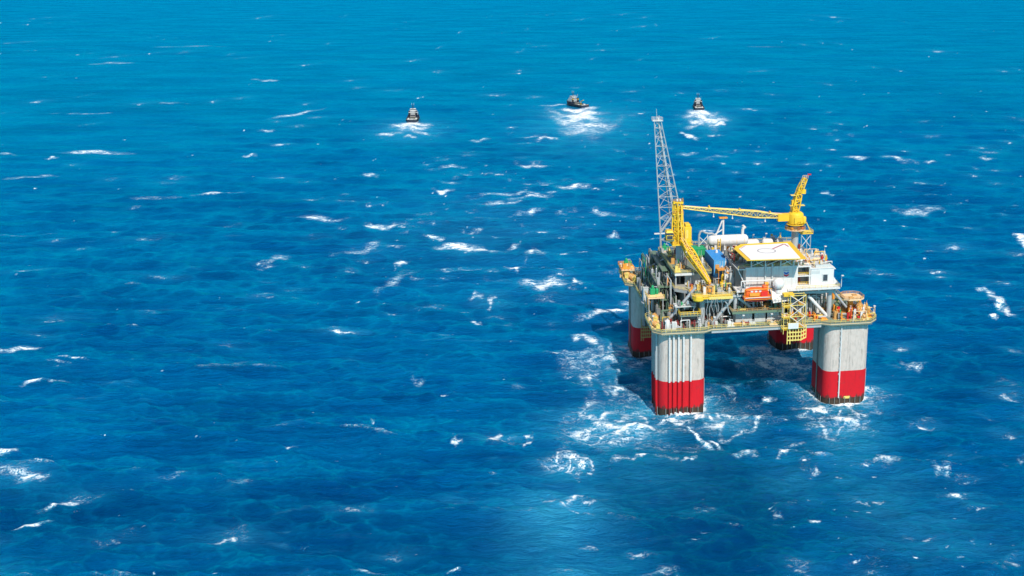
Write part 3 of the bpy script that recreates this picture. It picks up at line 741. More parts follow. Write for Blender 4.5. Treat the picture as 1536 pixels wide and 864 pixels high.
clutter(40, 57, -8.6, 1, 34, 26, dict(orange=2, signal_red=2, pale_yellow=3, white=2, steel=1, safety_yellow=1), 2)
clutter(21, 40, -8.8, -5, 34, 14, dict(rust_orange=2, maroon=1, tan=2, panel_grey=2, moss_green=1), 1.6)
clutter(58, 72, -9, 8, 34, 40, col, 4)
clutter(60, 72, 9, 30, 34, 14, col, 4)
clutter(5, 20, -2.5, 10, 45.1, 34, gen, 3.4)
clutter(1.5, 14, 11, 46, 50.6, 44, dict(rust_orange=3, maroon=2, pale_yellow=2, green=2, moss_green=2, steel=2, dark_steel=2, white=1.5, orange=1), 3.6)
clutter(1, 14, 12, 46, 45.1, 18, drk, 4)
clutter(15, 27, 0, 45, 45.1, 30, gen, 5, size=1.5)
clutter(23, 34, 14, 52, 50, 26, dict(orange=3, rust_orange=2, safety_yellow=2, white=3, maroon=1, galvanised=2), 3.5)
clutter(34, 60, 20, 60, 50, 26, dict(white=4, galvanised=2, pale_yellow=2, steel=1, safety_yellow=1), 3, size=1.4)
clutter(44, 60, -3.3, -1, 55.2, 8, dict(white=3, tan=2, moss_green=1, pale_yellow=2), 1.4, size=.7)
clutter(46, 60, 0, 16, 55.2, 22, dict(white=4, safety_yellow=2, tan=2, signal_red=.8, orange=1), 2.6)
clutter(-3, 7, -3, 3, 40, 10, dict(galvanised=3, green=1, white=2, dark_steel=2), 2.2)
# raised platform over the near column, yellow rail
up = MB().prism([(-.5,-6.5),(7.4,-6.5),(7.4,-1),(-.5,-1)], 38.2, 38.6).build('valve_platform', 'deck_green', P)
MB().rail([(-.5,-1,38.6),(-.5,-6.5,38.6),(7.4,-6.5,38.6),(7.4,-1,38.6)], r=.1, step=1.2, h=1.5).build('handrail', 'safety_yellow', up)
for x, y in ((0,-6),(7,-6),(7,-1.5),(0,-1.5)): MB().tube((x,y,34),(x,y,38.2),.2).build('platform_leg', 'steel', up)
up2 = MB().prism([(-2,-4),(5.5,-4),(5.5,1),(-2,1)], 41.2, 41.5).build('valve_platform', 'panel_grey', P)
for x, y in ((-1.6,-3.6),(5.1,-3.6),(5.1,.5),(-1.6,.5)): MB().tube((x,y,38.6),(x,y,41.2),.18).build('platform_leg', 'steel', up2)
clutter(-1.5, 5, -3.5, .5, 41.5, 9, dict(galvanised=3, green=1, white=2, dark_steel=2), 1.8, size=.7)
up3 = MB().prism([(-10.5,8),(-4,8),(-4,15),(-10.5,15)], 41.4, 41.8).build('valve_platform', 'tan', P)
MB().rail([(-10.5,15,41.8),(-10.5,8,41.8),(-4,8,41.8)], r=.09).build('handrail', 'pale_yellow', up3)
for x, y in ((-10,8.5),(-4.5,8.5),(-10,14.5)): MB().tube((x,y,34),(x,y,41.4),.2).build('platform_leg', 'steel', up3)
# dense three storey pipe module on the left side of the deck box
for z in (38.8, 44.0, 48.4):
    f_ = MB().prism([(-5.5,14),(3,13),(3,56),(-4.5,56)] if z < 48 else [(-2.5,22),(.4,22),(.4,54),(-2.5,54)], z, z+.35).build('module_floor', 'moss_green', P)
    MB().rail([(-5.5,14,z+.35),(-5,56,z+.35)] if z < 48 else [(-2.5,22,z+.35),(-2.5,54,z+.35)], r=.08).build('handrail', 'pale_yellow' if z < 40 else 'deck_grey', f_)
for v in (14, 22, 30, 38, 46, 55):
    leg((-5.2, v, 34), (-5.0, v, 44.0), .32, 'moss_green', 'module_post'); leg((-2.4, max(v,22), 44.3), (-2.4, max(v,22), 48.4), .25, 'dark_steel', 'module_post')
for v in (14, 30, 38): leg((-5.2, v, 34.2), (-5.2, v+8, 38.8), .22, 'dark_steel'); leg((-5.2, v+8, 39.2), (-5.2, v, 44), .22, 'moss_green')
MB().box((-3.2, 15, 34), (-3.0, 55, 44)).build('bulkhead', 'dark_steel', P)
clutter(-5, -3.4, 14, 54, 39.15, 24, dict(moss_green=4, dark_steel=3, steel=2, green=1, galvanised=1, safety_yellow=.6, rust_orange=.6), 4)
clutter(-5.2, 2, 15, 54, 44.35, 34, dict(moss_green=4, dark_steel=3, steel=2, green=2, galvanised=1, safety_yellow=.8, orange=.5), 4.5)
clutter(-8.6, -5, 14, 55, 34, 22, dict(moss_green=3, dark_steel=3, steel=2, rust_orange=1, galvanised=1), 5)
clutter(22.2, 27, -1.5, 20, 55.4, 34, dict(white=4, pale_yellow=2, signal_red=1, maroon=1.5, dark_steel=1.5, moss_green=2, tan=1), 3.2)
clutter(24, 36, 14.5, 21.5, 55.4, 26, dict(orange=4, safety_yellow=4, rust_orange=2, maroon=1, white=1), 3.0)
clutter(40, 45.2, -2.6, 4, 55.4, 10, dict(white=2, pale_yellow=3, tan=2), 2.4, size=.8)
clutter(20.4, 22.0, 3, 20, 46.9, 16, dict(white=4, pale_yellow=2, steel=1, rust_orange=1, maroon=1), 6.5)
clutter(20, 27, 22, 34, 50, 14, dict(white=3, safety_yellow=2, orange=2, tan=1), 5)
clutter(45, 61, -2.6, 14, 54.1, 22, dict(white=3, safety_yellow=2, tan=3, rust_orange=1, signal_red=.6), 2.6, size=.9)
clutter(66, 75.5, -9.5, 6, 34, 46, dict(orange=3, rust_orange=3, tan=3, pale_yellow=3, white=2, signal_red=1.5), 4.2)
# maze of light pipework standing in the left side of the deck box
for k in range(46):
    v = random.uniform(5, 58); u = random.uniform(-6, 2.4); z0 = 34+random.random()*6
    z1 = z0+random.uniform(3, 11); L_ = random.uniform(3, 9); r = random.uniform(.12, .3)
    pts = [(u, v, z0), (u, v, min(z1, 49)), (u, min(v+L_, 60), min(z1, 49)), (u, min(v+L_, 60), z0)]
    MB().path(pts, r, 6).build('process_pipe', pick(dict(steel=3, dark_steel=3, moss_green=3, green=.6, galvanised=1, panel_grey=1)), P)
for k in range(40):
    u = random.uniform(9, 57); z1 = random.uniform(40, 43.8); r = random.uniform(.1, .28); L_ = random.uniform(2, 8); v = random.uniform(-1.5, 1.2)
    MB().path([(u, v, 34), (u, v, z1), (min(u+L_, 58), v, z1), (min(u+L_, 58), v, random.uniform(34, 40))], r, 6).build('process_pipe', pick(dict(steel=3, dark_steel=2, moss_green=2, galvanised=2, panel_grey=2, white=1)), P)
for k in range(8):
    z = random.uniform(42, 44); MB().path([(9, -2.2-.15*k, 42+.25*k), (19.5, -2.2-.15*k, 42+.25*k)], .11, 5).build('cable_run', pick(dict(galvanised=2, moss_green=1, white=1)), P)
# sloping walkway down to the far left column
MB().beam((-7.5, 66, 35.5), (0, 38, 46.5), 1.0, .25).build('sloping_walkway', 'galvanised', P)
MB().path([(-8, 66, 36.6), (-.5, 38, 47.6)], .12).build('handrail', 'white', P)
MB().path([(-7, 66, 35.6), (.6, 33, 50.6)], .3, 8).build('process_pipe', 'galvanised', P)
# ------------------------------------------------------------------ accommodation block
AO = (36, -3, 47); A = thing('accommodation_block', 'white ribbed living quarters block standing on the front of the upper deck', 'living quarters', AO)
def ab(m, nm, mat, par=None, **k): return m.build(nm, mat, par or A, AO, **k)
ab(MB().box((25.4,-3,46.92),(45.4,22,55.0)), 'main_wall', 'wall_white')
ab(MB().box((22.4,1.2,46.92),(25.38,22,54.4)), 'side_wing', 'dark_steel')
ab(MB().beam((22.6,-2.6,54.0),(25.4,-2.6,48.2),.35,.35), 'wing_brace', 'white')
ab(MB().box((22.2,-3.1,54.45),(25.3,22,54.8)), 'wing_roof', 'white')
rf = ab(MB().box((25.2,-3.2,55.02),(45.6,22.2,55.35)), 'roof', 'white')
ab(MB().rail([(22.3,-3,54.8),(25.2,-3,55.3),(45.4,-3,55.35)], r=.06), 'roof_rail', 'pale_yellow', rf)
# recessed two storey balcony
ab(MB().box((45.42,.6,46.92),(50.6,22,55.0)), 'balcony_back_wall', 'dark_steel')
for z in (46.95, 50.75, 54.5):
    ab(MB().box((45.42,-3,z),(50.98,.58,z+.42)), 'balcony_slab', 'white')
for x in (45.6, 50.6): ab(MB().box((x-.2,-3.05,47.4),(x+.2,-2.6,54.5)), 'balcony_post', 'white')
ab(MB().rail([(45.8,-2.8,51.2),(50.4,-2.8,51.2)], r=.07, step=.9), 'balcony_rail', 'safety_yellow')
ab(MB().rail([(45.8,-2.8,47.4),(50.4,-2.8,47.4)], r=.07, step=.9), 'balcony_rail', 'safety_yellow')
ab(MB().box((47,.5,47.4),(48,.58,49.5)), 'door', 'maroon'); ab(MB().box((48.6,.48,51.8),(49.9,.58,53.2)), 'window', 'glass')
rb = ab(MB().box((51,-3,46.92),(60.2,18,53.6)), 'east_wing', 'white')
ab(MB().box((50.8,-3.2,53.62),(60.4,18.2,53.95)), 'east_roof', 'white')
ab(MB().box((53.0,-2.4,54.0),(58.8,10,55.0)), 'roof_unit', 'panel_grey')
wf = ab(MB().box((55.6,-3.15,48.4),(58.0,-3.0,51.5)), 'window_frame', 'panel_grey', rb)
ab(MB().box((55.95,-3.2,48.75),(57.65,-3.15,51.15)), 'window_pane', 'glass', wf)
ab(MB().box((51.4,-3.1,51.8),(54.6,-3.0,53.0)), 'window_strip', 'panel_grey', rb)
ab(MB().box((60.2,0,49),(60.3,1.6,51)), 'window', 'glass', rb)
ab(MB().add([(60.25,-3,46.95),(62.4,-3,46.95),(60.25,-3,50.2),(60.25,14,46.95),(62.4,14,46.95),(60.25,14,50.2)], [(0,1,2),(5,4,3),(0,3,4,1),(1,4,5,2),(2,5,3,0)]), 'sloping_apron', 'white')
for x in (32.9, 35.6): ab(MB().tube((x,-3.35,46.95),(x,-3.35,56.6),.33,n=10), 'exhaust_duct', 'panel_grey', smooth=True)
for x in (27.5, 30, 38.5, 43.6): ab(MB().tube((x,-3.12,47),(x,-3.12,55),.07), 'conduit', 'white')
# company emblem on the wall: two stacked chevrons, blue above red, with small lettering over them
E_ = AO
def chev(z, h, d): # chevron pointing down
    return [(40.3,z),(41.2,z-d),(42.1,z),(42.1,z+h),(41.2,z+h-d),(40.3,z+h)]
def xz(poly, y0, y1, m): 
    n = len(poly); return m.add([(x, y0, z) for x, z in poly]+[(x, y1, z) for x, z in poly], [tuple(range(n)), tuple(range(2*n-1, n-1, -1))]+[((k+1) % n, k, n+k, n+(k+1) % n) for k in range(n)])
# split into convex halves so that the fill is clean
def chevmesh(z, h, d):
    m = MB(); xz([(40.25,z),(41.2,z-d),(41.2,z+h-d),(40.25,z+h)], -3.24, -3.16, m); xz([(41.2,z-d),(42.15,z),(42.15,z+h),(41.2,z+h-d)], -3.24, -3.16, m); return m
em = ab(MB().box((40.0,-3.16,50.9),(42.4,-3.06,54.3)), 'emblem_board', 'white')
ab(chevmesh(52.45,.62,.42), 'emblem_chevron', 'logo_blue', em); ab(chevmesh(51.55,.62,.42), 'emblem_chevron', 'logo_red', em)
def text(s, size, loc, mat, par, org, extr=.02, rx=math.pi/2):
    c = bpy.data.curves.new('lettering', 'FONT'); c.body = s; c.size = size; c.extrude = extr; c.align_x = 'CENTER'
    o = bpy.data.objects.new('tmp', c); COL.objects.link(o); bpy.context.view_layer.update()
    me = bpy.data.meshes.new_from_object(o.evaluated_get(bpy.context.evaluated_depsgraph_get())); bpy.data.objects.remove(o)
    me.name = 'lettering'; me.materials.clear(); me.materials.append(MATS[mat]); q = bpy.data.objects.new('lettering', me); COL.objects.link(q)
    q.parent = par; q.location = (loc[0]-org[0], loc[1]-org[1], loc[2]-org[2]); q.rotation_euler = (rx, 0, 0); return q
text('Chevron', .62, (41.2,-3.19,53.45), 'logo_blue', em, AO)
# roof details
for x, y, h in ((26.8,2,1.8),(29,9,1.4),(57.5,4,1.9),(47.4,-1.4,1.5)):
    ab(MB().tube((x,y,55.3),(x,y,55.3+h),.35,n=10).lathe((x,y,55.3+h),[(.7,0),(.6,.3),(.2,.5)],10), 'roof_vent', 'white', rf, smooth=True)

# ------------------------------------------------------------------ helideck
HO = (35, 3, 58); Hd = thing('helideck', 'white square helicopter deck edged in yellow above the living quarters', 'helideck', HO)
def hb(m, nm, mat, par=None, **k): return m.build(nm, mat, par or Hd, HO, **k)
hp = [(25.6,-8.2),(44.6,-9.2),(46.2,13.6),(28.6,12.8),(25.2,8)]
ld_ = hb(MB().prism(hp, 59.55, 60.0), 'landing_deck', 'deck_white')
cx = sum(p[0] for p in hp)/5; cy = sum(p[1] for p in hp)/5
def off(poly, d):
    out = []
    n = len(poly)
    for i in range(n):
        p0, p1, p2 = Vector(poly[i-1]), Vector(poly[i]), Vector(poly[(i+1) % n])
        a = (p1-p0).normalized(); b = (p2-p1).normalized(); na = Vector((a.y,-a.x)); nb = Vector((b.y,-b.x)); m = (na+nb).normalized()
        out.append(tuple(p1+m*d/max(.4, m.dot(na))))
    return out
inner, outer = off(hp, .03), off(hp, 1.9)
for i in range(5):
    j = (i+1) % 5; a, b, c, d = inner[i], inner[j], outer[j], outer[i]
    w_ = .9 if i != 3 else .9
    hb(MB().add([(*a,59.75),(*b,59.75),(*c,60.1),(*d,60.1),(*a,59.5),(*b,59.5),(*c,59.9),(*d,59.9)], [(0,1,2,3),(7,6,5,4),(0,4,5,1),(2,6,7,3),(1,5,6,2),(3,7,4,0)]), 'safety_net', 'safety_yellow')
def ring(cx, cy, r, w, z0, z1, n=40):
    m = MB(); 
    for k in range(n):
        t0, t1 = 2*math.pi*k/n, 2*math.pi*(k+1)/n
        vs = [(cx+q*math.cos(t), cy+q*math.sin(t), z) for z in (z0, z1) for t, q in ((t0,r-w),(t1,r-w),(t1,r),(t0,r))]
        m.add(vs, [(0,3,2,1),(4,5,6,7),(2,3,7,6),(0,1,5,4)])
    return m
hb(ring(34.9, 3.1, 3.6, .42, 60.0, 60.02), 'circle_marking', 'marking_grey', ld_)
hb(MB().beam((38.0,5.6,60.006),(44.3,12.2,60.006),.75,.03), 'approach_marking', 'marking_red', ld_)
hb(MB().beam((44.6,12.4,60.01),(45.1,8.2,60.01),.6,.03), 'approach_marking', 'marking_red', ld_)
hb(MB().beam((26.0,8.2,60.01),(28.9,12.4,60.01),.3,.012), 'approach_marking', 'marking_red', ld_)
for x in (27, 32.5, 38.5, 43.6):
    for y in (-6.0, 2, 10):
        hb(MB().tube((x,y+1.5 if y < 0 else y,55.4),(x,y+1.5 if y < 0 else y,59.5),.22), 'strut', 'white')
for x0, x1 in ((27,32.5),(32.5,27),(32.5,38.5),(38.5,43.6),(43.6,38.5)):
    hb(MB().tube((x0,-2.6,55.5),(x1,-7,59.4),.16), 'strut', 'white'); hb(MB().tube((x0,-2.8,55.5),((x0+x1)/2,-2.8,59.4),.13), 'strut', 'galvanised')
for y in (-7, 0, 7): hb(MB().beam((26,y,59.2),(45,y,59.2),.35,.6), 'support_beam', 'moss_green')
for x in (28,36,44): hb(MB().beam((x,-8,59.1),(x,12,59.1),.35,.6), 'support_beam', 'moss_green')
MB().box((26,14.5,57.2),(40,16.2,57.6)).box((26,16.2,58.2),(34,18.2,58.6)).build('service_walkway', 'safety_yellow', Hd, HO)
MB().rail([(26,14.5,57.6),(40,14.5,57.6)], r=.1, step=1).build('walkway_rail', 'orange', Hd, HO)
# machinery sheltering under the landing deck
for k in range(14):
    x = random.uniform(27, 43); y = random.uniform(-1.6, 6); s = random.uniform(.5, 1.2)
    m = MB().box((x-s,y-s*.6,55.37),(x+s,y+s*.6,55.4+s*1.7)).tube((x,y,55.4+s*1.6),(x,y,57.9),.14)
    m.build('fan_unit', random.choice(['moss_green','dark_steel','steel','moss_green']), rf, AO)
# ------------------------------------------------------------------ flare tower
FO = (6, 52, 45); F_ = thing('flare_tower', 'tall pale grey lattice flare tower leaning left behind the near yellow crane', 'flare tower', FO)
def fb(m, nm, mat, par=None, **k): return m.build(nm, mat, par or F_, FO, **k)
bases = [Vector((2.4,50,45)), Vector((9.5,58,45)), Vector((15.0,50,45))]
tops = [Vector((-.9,50,104.6)), Vector((.9,51.6,104.8)), Vector((1.9,50,104.4))]
pt = lambda i, t: bases[i].lerp(tops[i], t)
for i in range(3):
    fb(MB().tube(bases[i], tops[i], .36, .2, n=8), 'chord', 'galvanised', smooth=True)
NB = 14
for k in range(NB):
    t0 = 1-(1-k/NB)**1.12; t1 = 1-(1-(k+1)/NB)**1.12
    for a, b in ((0,1),(1,2),(2,0)):
        m = MB().tube(pt(a,t1), pt(b,t1), .11, n=5)
        p, q = (pt(a,t0), pt(b,t1)) if k % 2 else (pt(b,t0), pt(a,t1))
        m.tube(p, q, .11, n=5); fb(m, 'lattice_panel', 'steel')
for k, (dx, dy) in enumerate(((.8,.4),(1.5,.2),(.4,1.0))):
    p0 = bases[1].lerp(bases[2], .5)+Vector((dx-2,-2+dy,0)); p1 = Vector((.6+dx*.25, 50.8+dy*.3, 105.2+k*.4)); fb(MB().tube(p0, p1, .17, .13, n=6), 'gas_riser', 'white')
hd = fb(MB().box((-1.6,49.4,104.3),(2.6,52.4,104.6)), 'tip_platform', 'white')
fb(MB().rail([(-1.6,49.4,104.6),(2.6,49.4,104.6),(2.6,52.4,104.6),(-1.6,52.4,104.6),(-1.6,49.4,104.6)], r=.06), 'tip_rail', 'white', hd)
fb(MB().tube((.4,51,104.6),(.2,51,109.2),.16,.10).tube((1.3,51,104.6),(1.3,51,106.4),.22), 'flare_tip', 'galvanised')
fb(MB().box((-1,49.2,57.0),(9,49.8,57.5)), 'cross_beam', 'white')
fb(MB().tube((7.6,49.5,66),(1.6,49.5,57.6),.5,n=8), 'raking_leg', 'galvanised'); fb(MB().tube((1.6,49.5,57.4),(1.8,49.5,47),.4,n=8), 'raking_leg', 'galvanised')

# ------------------------------------------------------------------ cranes
def truss(m, p, q, w0, h0, w1, h1, n, r, rd):
    p, q = Vector(p), Vector(q); d = (q-p).normalized(); a = d.cross(Vector((0,0,1))).normalized(); b = a.cross(d)
    def cor(t):
        mid = .30; s = min(1, t/mid) if t < mid else max(0, (1-t)/(1-mid)); w = w0+(w1-w0)*(1-s); h = h0+(h1-h0)*(1-s)
        c = p.lerp(q, t); return [c+a*i*w/2+b*j*h/2 for i, j in ((-1,-1),(1,-1),(1,1),(-1,1))]
    pr = cor(0)
    for k in range(n):
        cu = cor((k+1)/n)
        for i in range(4):
            m.tube(pr[i], cu[i], r, n=5, cap=False); j = (i+1) % 4
            m.tube(cu[i], cu[j], rd, n=4, cap=False); m.tube(pr[i] if k % 2 else pr[j], cu[j] if k % 2 else cu[i], rd, n=4, cap=False)
        pr = cu
    return m
C1 = (5, 22, 50.6); K = thing('pedestal_crane', 'big yellow crane on the left with its boom lowered forward over the deck', 'crane', C1, group='yellow pedestal cranes on the platform')
def kb(m, nm, mat, par=None, **k): return m.build(nm, mat, par or K, C1, **k)
kb(MB().lathe((5,23.5,50.6), [(2.0,0),(1.9,.4),(1.7,.6),(1.7,7.6),(2.1,8.0),(2.1,8.6)], 18), 'pedestal', 'steel', smooth=True)
kp = kb(MB().box((1.2,19.5,59.25),(9.4,28,59.7)), 'slewing_platform', 'safety_yellow')
kb(MB().rail([(1.2,28,59.7),(1.2,19.5,59.7),(3,19.5,59.7)], r=.08), 'platform_rail', 'safety_yellow', kp)
kb(MB().rail([(9.4,19.5,59.7),(9.4,28,59.7)], r=.08), 'platform_rail', 'safety_yellow', kp)
kb(MB().box((6.5,21.5,59.72),(9.3,27.6,66.2)).box((6.9,21.9,66.2),(8.9,26,67.2)), 'machinery_house', 'safety_yellow', bevel=.15)
kb(MB().box((7.1,21.44,61.6),(7.9,21.5,65)), 'house_door', 'pale_yellow')
cb = kb(MB().box((-1.2,19.4,61.8),(1.5,23,63.6)).add([(-1.3,19.3,64.6),(1.6,19.3,64.6),(1.6,23.1,64.6),(-1.3,23.1,64.6),(-.9,19.8,65.3),(1.2,19.8,65.3),(1.2,22.8,65.3),(-.9,22.8,65.3)],[(0,3,2,1),(4,5,6,7),(0,1,5,4),(1,2,6,5),(2,3,7,6),(3,0,4,7)]), 'operator_cab', 'safety_yellow')
kb(MB().box((-1.1,19.5,63.6),(1.4,22.9,64.6)), 'cab_window', 'glass', cb); kb(MB().box((-1.0,19.35,62.0),(1.3,19.4,63.4)), 'cab_window', 'glass', cb)
kb(MB().box((-1.5,19.2,61.2),(1.9,23.4,61.6)), 'cab_step', 'moss_green', cb)
mt = MB(); truss(mt, (3.9,22.2,59.7), (3.7,22.4,76.0), 3.6, 3.0, 2.9, 2.2, 7, .30, .16)
mt.box((2.3,21.3,60),(2.8,23.1,75)).box((4.9,21.3,60),(5.4,23.1,75))
mt.box((2.8,22.6,61),(4.9,23.0,74.4))
ms = kb(mt, 'mast', 'safety_yellow')
kb(MB().box((1.6,21.2,71.2),(5.9,24,71.6)).box((1.9,21.4,75.6),(5.9,23.6,76.4)), 'mast_platform', 'safety_yellow', ms)
kb(MB().rail([(1.6,21.2,71.6),(5.9,21.2,71.6)], r=.08, step=1).rail([(1.9,21.4,76.4),(5.9,21.4,76.4),(5.9,23.6,76.4)], r=.08, step=1), 'mast_rail', 'rust_orange', ms)
kb(MB().lathe((3.4,22,76.9), [(.75,-.25),(.75,.25)], 14, 'x').lathe((4.6,22,76.9), [(.75,-.25),(.75,.25)], 14, 'x'), 'sheave', 'galvanised', ms)
bm = MB(); truss(bm, (5.2,20.4,61.0), (11.6,-1.2,49.6), 3.1, 2.3, 1.1, .9, 12, .30, .15)
p_, q_ = Vector((5.2,20.4,61.0)), Vector((11.6,-1.2,49.6))
for s in (-.8, 0, .8): bm.tube(p_+Vector((s,0,.3)), q_+Vector((s*.3,0,.2)), .26, n=5)
bo = kb(bm, 'boom', 'safety_yellow')
kb(MB().tube(p_+Vector((-.5,0,1.3)), q_+Vector((0,0,.7)), .1).tube(p_+Vector((.5,0,1.3)), q_+Vector((.2,0,.7)), .1), 'hoist_rope', 'tan', bo)
kb(MB().lathe((11.6,-1.4,49.6), [(.8,-.35),(.8,.35)], 14, 'x'), 'tip_sheave', 'orange', bo)
kb(MB().tube((11.7,-1.9,49.2),(11.7,-1.9,47.2),.08).box((11.3,-2.2,46.2),(12.1,-1.6,47.3)), 'hook_block', 'orange')
kb(MB().tube((3.1,21.6,76.6),(5.4,16,59.8),.09).tube((4.6,21.6,76.6),(6.4,16,59.8),.09), 'pendant_rope', 'pale_yellow')
kb(MB().beam((8.2,27.4,60),(5,24,71),.35,.35), 'back_stay', 'safety_yellow'); kb(MB().beam((2.0,27.4,60),(3,24,71),.35,.35), 'back_stay', 'safety_yellow')
cr = kb(MB().box((9.8,-2.6,45.15),(10.4,-1.9,48.6)).box((12.4,-2.6,45.15),(13,-1.9,48.6)).box((9.8,-2.6,48.2),(13,-1.9,48.6)), 'boom_cradle', 'rust_orange')

C2 = (57.5, 40, 45.1); K2 = thing('pedestal_crane', 'yellow crane on the right side whose long boom rests level across the deck', 'crane', C2, group='yellow pedestal cranes on the platform')
def jb(m, nm, mat, par=None, **k): return m.build(nm, mat, par or K2, C2, **k)
jb(MB().lathe((57.4,40,45.1), [(1.75,0),(1.6,.5),(1.45,.8),(1.45,14),(1.9,15.5),(1.9,16.4)], 18), 'pedestal', 'steel', smooth=True)
rp = jb(MB().lathe((57.4,40,59.0), [(3.6,0),(4.3,.1),(4.3,.4)], 20), 'ring_platform', 'tan')
jb(MB().rail([(57.4+4.2*math.cos(t*.3142), 40+4.2*math.sin(t*.3142), 59.4) for t in range(21)], r=.09, step=1.5), 'ring_rail', 'rust_orange', rp)
for k in range(7):
    t = k*.9+.4; x, y = 57.4+3.2*math.cos(t), 40+3.2*math.sin(t)
    jb(MB().box((x-.5,y-.4,59.4),(x+.5,y+.4,60.3+.2*(k % 3))), 'locker', ['signal_red','maroon','dark_steel','safety_yellow','orange','maroon','signal_red'][k], rp)
jb(MB().lathe((57.4,40,61.6), [(2.7,0),(3.3,.2),(3.3,4.0),(3.0,4.5),(2.3,5.0)], 20).box((56,36.6,62.2),(59.5,43,64.6)), 'turret', 'safety_yellow', smooth=True)
jb(MB().lathe((57.4,40,61.3), [(3.9,0),(3.9,.25)], 20), 'turret_deck', 'safety_yellow')
jb(MB().rail([(57.4+3.8*math.cos(t*.3142), 40+3.8*math.sin(t*.3142), 61.55) for t in range(-5,6)], r=.08, step=1.5, h=1.6), 'turret_rail', 'safety_yellow')
jb(MB().lathe((60.4,38,62), [(.9,0),(1.0,.3),(1.0,2.4),(.7,2.9)], 12), 'engine_housing', 'safety_yellow', smooth=True)
mm = MB(); truss(mm, (56.6,40,65.8), (58.3,40,74), 3.4, 2.6, 2.6, 2.2, 4, .30, .18); truss(mm, (58.0,40,74), (60.9,40,80.6), 2.6, 2.0, 1.7, 1.5, 4, .24, .14)
mm.box((55.4,39.2,66),(57.6,40.8,71.5)).box((56.8,39.2,71.5),(59.6,40.6,72.2)).box((59.6,39.2,74.2),(61.2,40.4,76)).beam((56,40,70),(59.6,40,77.5),1.2,1.0)
m2 = jb(mm, 'gantry', 'safety_yellow')
jb(MB().box((54.6,38.8,69.2),(60.9,41,69.45)).box((54.9,38.8,73.6),(58,41,73.8)), 'gantry_platform', 'pale_yellow', m2)
jb(MB().rail([(59.6,39.4,80.6),(62,39.4,80.6)], h=1.3, r=.08, step=.8).rail([(59,39.2,76.2),(60.4,39.2,76.2)], h=3.6, r=.09, step=.9), 'gantry_rail', 'tan', m2)
jb(MB().tube((61.8,39.4,80.9),(61.8,39.4,82.8),.07).box((61.8,39.36,82.0),(63.2,39.4,82.6)), 'windsock', 'signal_red', m2)
bm = MB(); truss(bm, (54.4,40,64.4), (8.4,40,70.3), 2.4, 2.6, .9, .8, 20, .23, .11)
b2 = jb(bm, 'boom', 'pale_yellow')
jb(MB().tube((54.4,39.2,65.6),(9,39.5,70.9),.10).tube((54.4,40.7,65.6),(9,40.5,70.9),.10), 'hoist_rope', 'tan', b2)
jb(MB().box((8.0,39.4,69.6),(10.0,40.6,71.0)), 'boom_head', 'rust_orange', b2)
for x in (46, 33, 20): jb(MB().box((x,39.2,65.2-(x-54.4)*.128),(x+.5,40.8,66.1-(x-54.4)*.128)), 'rope_guide', 'safety_yellow', b2)
jb(MB().box((49.6,38.9,62.9),(54.6,41.1,66.0)), 'boom_foot', 'safety_yellow', b2)
for x in (44, 30, 22): jb(MB().tube((x,39,64.4-(x-54)*.128-1.1),(x,39,64.4-(x-54)*.128-2.2),.14).lathe((x,39,64.4-(x-54)*.128-2.7),[(.3,0),(.35,.3),(.15,.6)],8), 'boom_lamp', 'white', b2)

BR = thing('boom_rest', 'white steel A frame holding up the middle of the long level crane boom', 'boom rest', (26,40,50))
def bb(m, nm, mat, par=None, **k): return m.build(nm, mat, par or BR, (26,40,50), **k)
bb(MB().tube((26.4,40,50),(26.4,40,65.0),.42,n=8), 'post', 'white'); bb(MB().tube((22.6,40,56),(26.0,40,64.2),.32,n=8), 'raking_strut', 'white')
bb(MB().tube((22.6,40,50),(22.6,40,58),.3,n=8), 'post', 'white'); bb(MB().tube((22.6,40,58),(26.4,40,60.4),.26,n=6), 'tie', 'white'); bb(MB().box((24.6,39,65.0),(28,41,65.5)), 'saddle', 'orange')

# ------------------------------------------------------------------ things standing on the decks
MB().box((14.5,12.5,49.3),(62,60,49.9)).build('top_deck', 'deck_grey', P) if False else None
td = MB().prism([(22.5,22.5),(61.5,22.5),(61.5,58),(14,58),(14,49),(22.5,49)], 49.2, 49.95).build('top_deck', 'deck_grey', P)
MB().rail([(61.5,22.5,49.95),(61.5,58,49.95),(14,58,49.95)], r=.07).build('handrail', 'pale_yellow', td)
for u, v in ((24,24),(24,40),(24,56),(42,56),(60,56),(60,40),(60,24)): leg((u,v,45.1),(u,v,49.2),.4,'steel','deck_leg')

VO = (28, 37, 53.5)
V_ = thing('pressure_vessel', 'long white horizontal tank behind the helicopter deck with a bent stack on its right end', 'tank', VO)
vb = V_
MB().lathe((28,38,56.1), [(.4,-8.6),(1.4,-8.4),(2.05,-7.8),(2.25,-7),(2.25,7),(2.05,7.8),(1.4,8.4),(.4,8.6)], 24, 'x').build('tank_shell', 'white', vb, VO, smooth=True)
for x in (-6.6,-3.3,0,3.3,6.6): MB().lathe((28+x,38,56.1), [(2.29,-.09),(2.29,.09)], 24, 'x').build('hoop', 'tan' if x > 3 else 'panel_grey', vb, VO)
for x in (22.5, 33.5): MB().box((x-.5,36.4,49.95),(x+.5,39.6,54.6)).build('saddle', 'white', vb, VO)
MB().path([(34.2,38,58.0),(34.2,38,60.6),(35.4,38,61.6)], .6, 8).tube((34.9,38,61.2),(34.2,38,62.2),.55,.5,n=8).build('bent_stack', 'white', vb, VO)
MB().tube((23.3,35.6,50),(23.3,35.6,57.5),.18).tube((24.3,35.6,50),(24.3,35.6,57.5),.18).box((23.2,35.5,52),(24.4,35.7,52.2)).box((23.2,35.5,54),(24.4,35.7,54.2)).box((23.2,35.5,56),(24.4,35.7,56.2)).build('ladder', 'safety_yellow', vb, VO)
GO = (17, 38, 50)
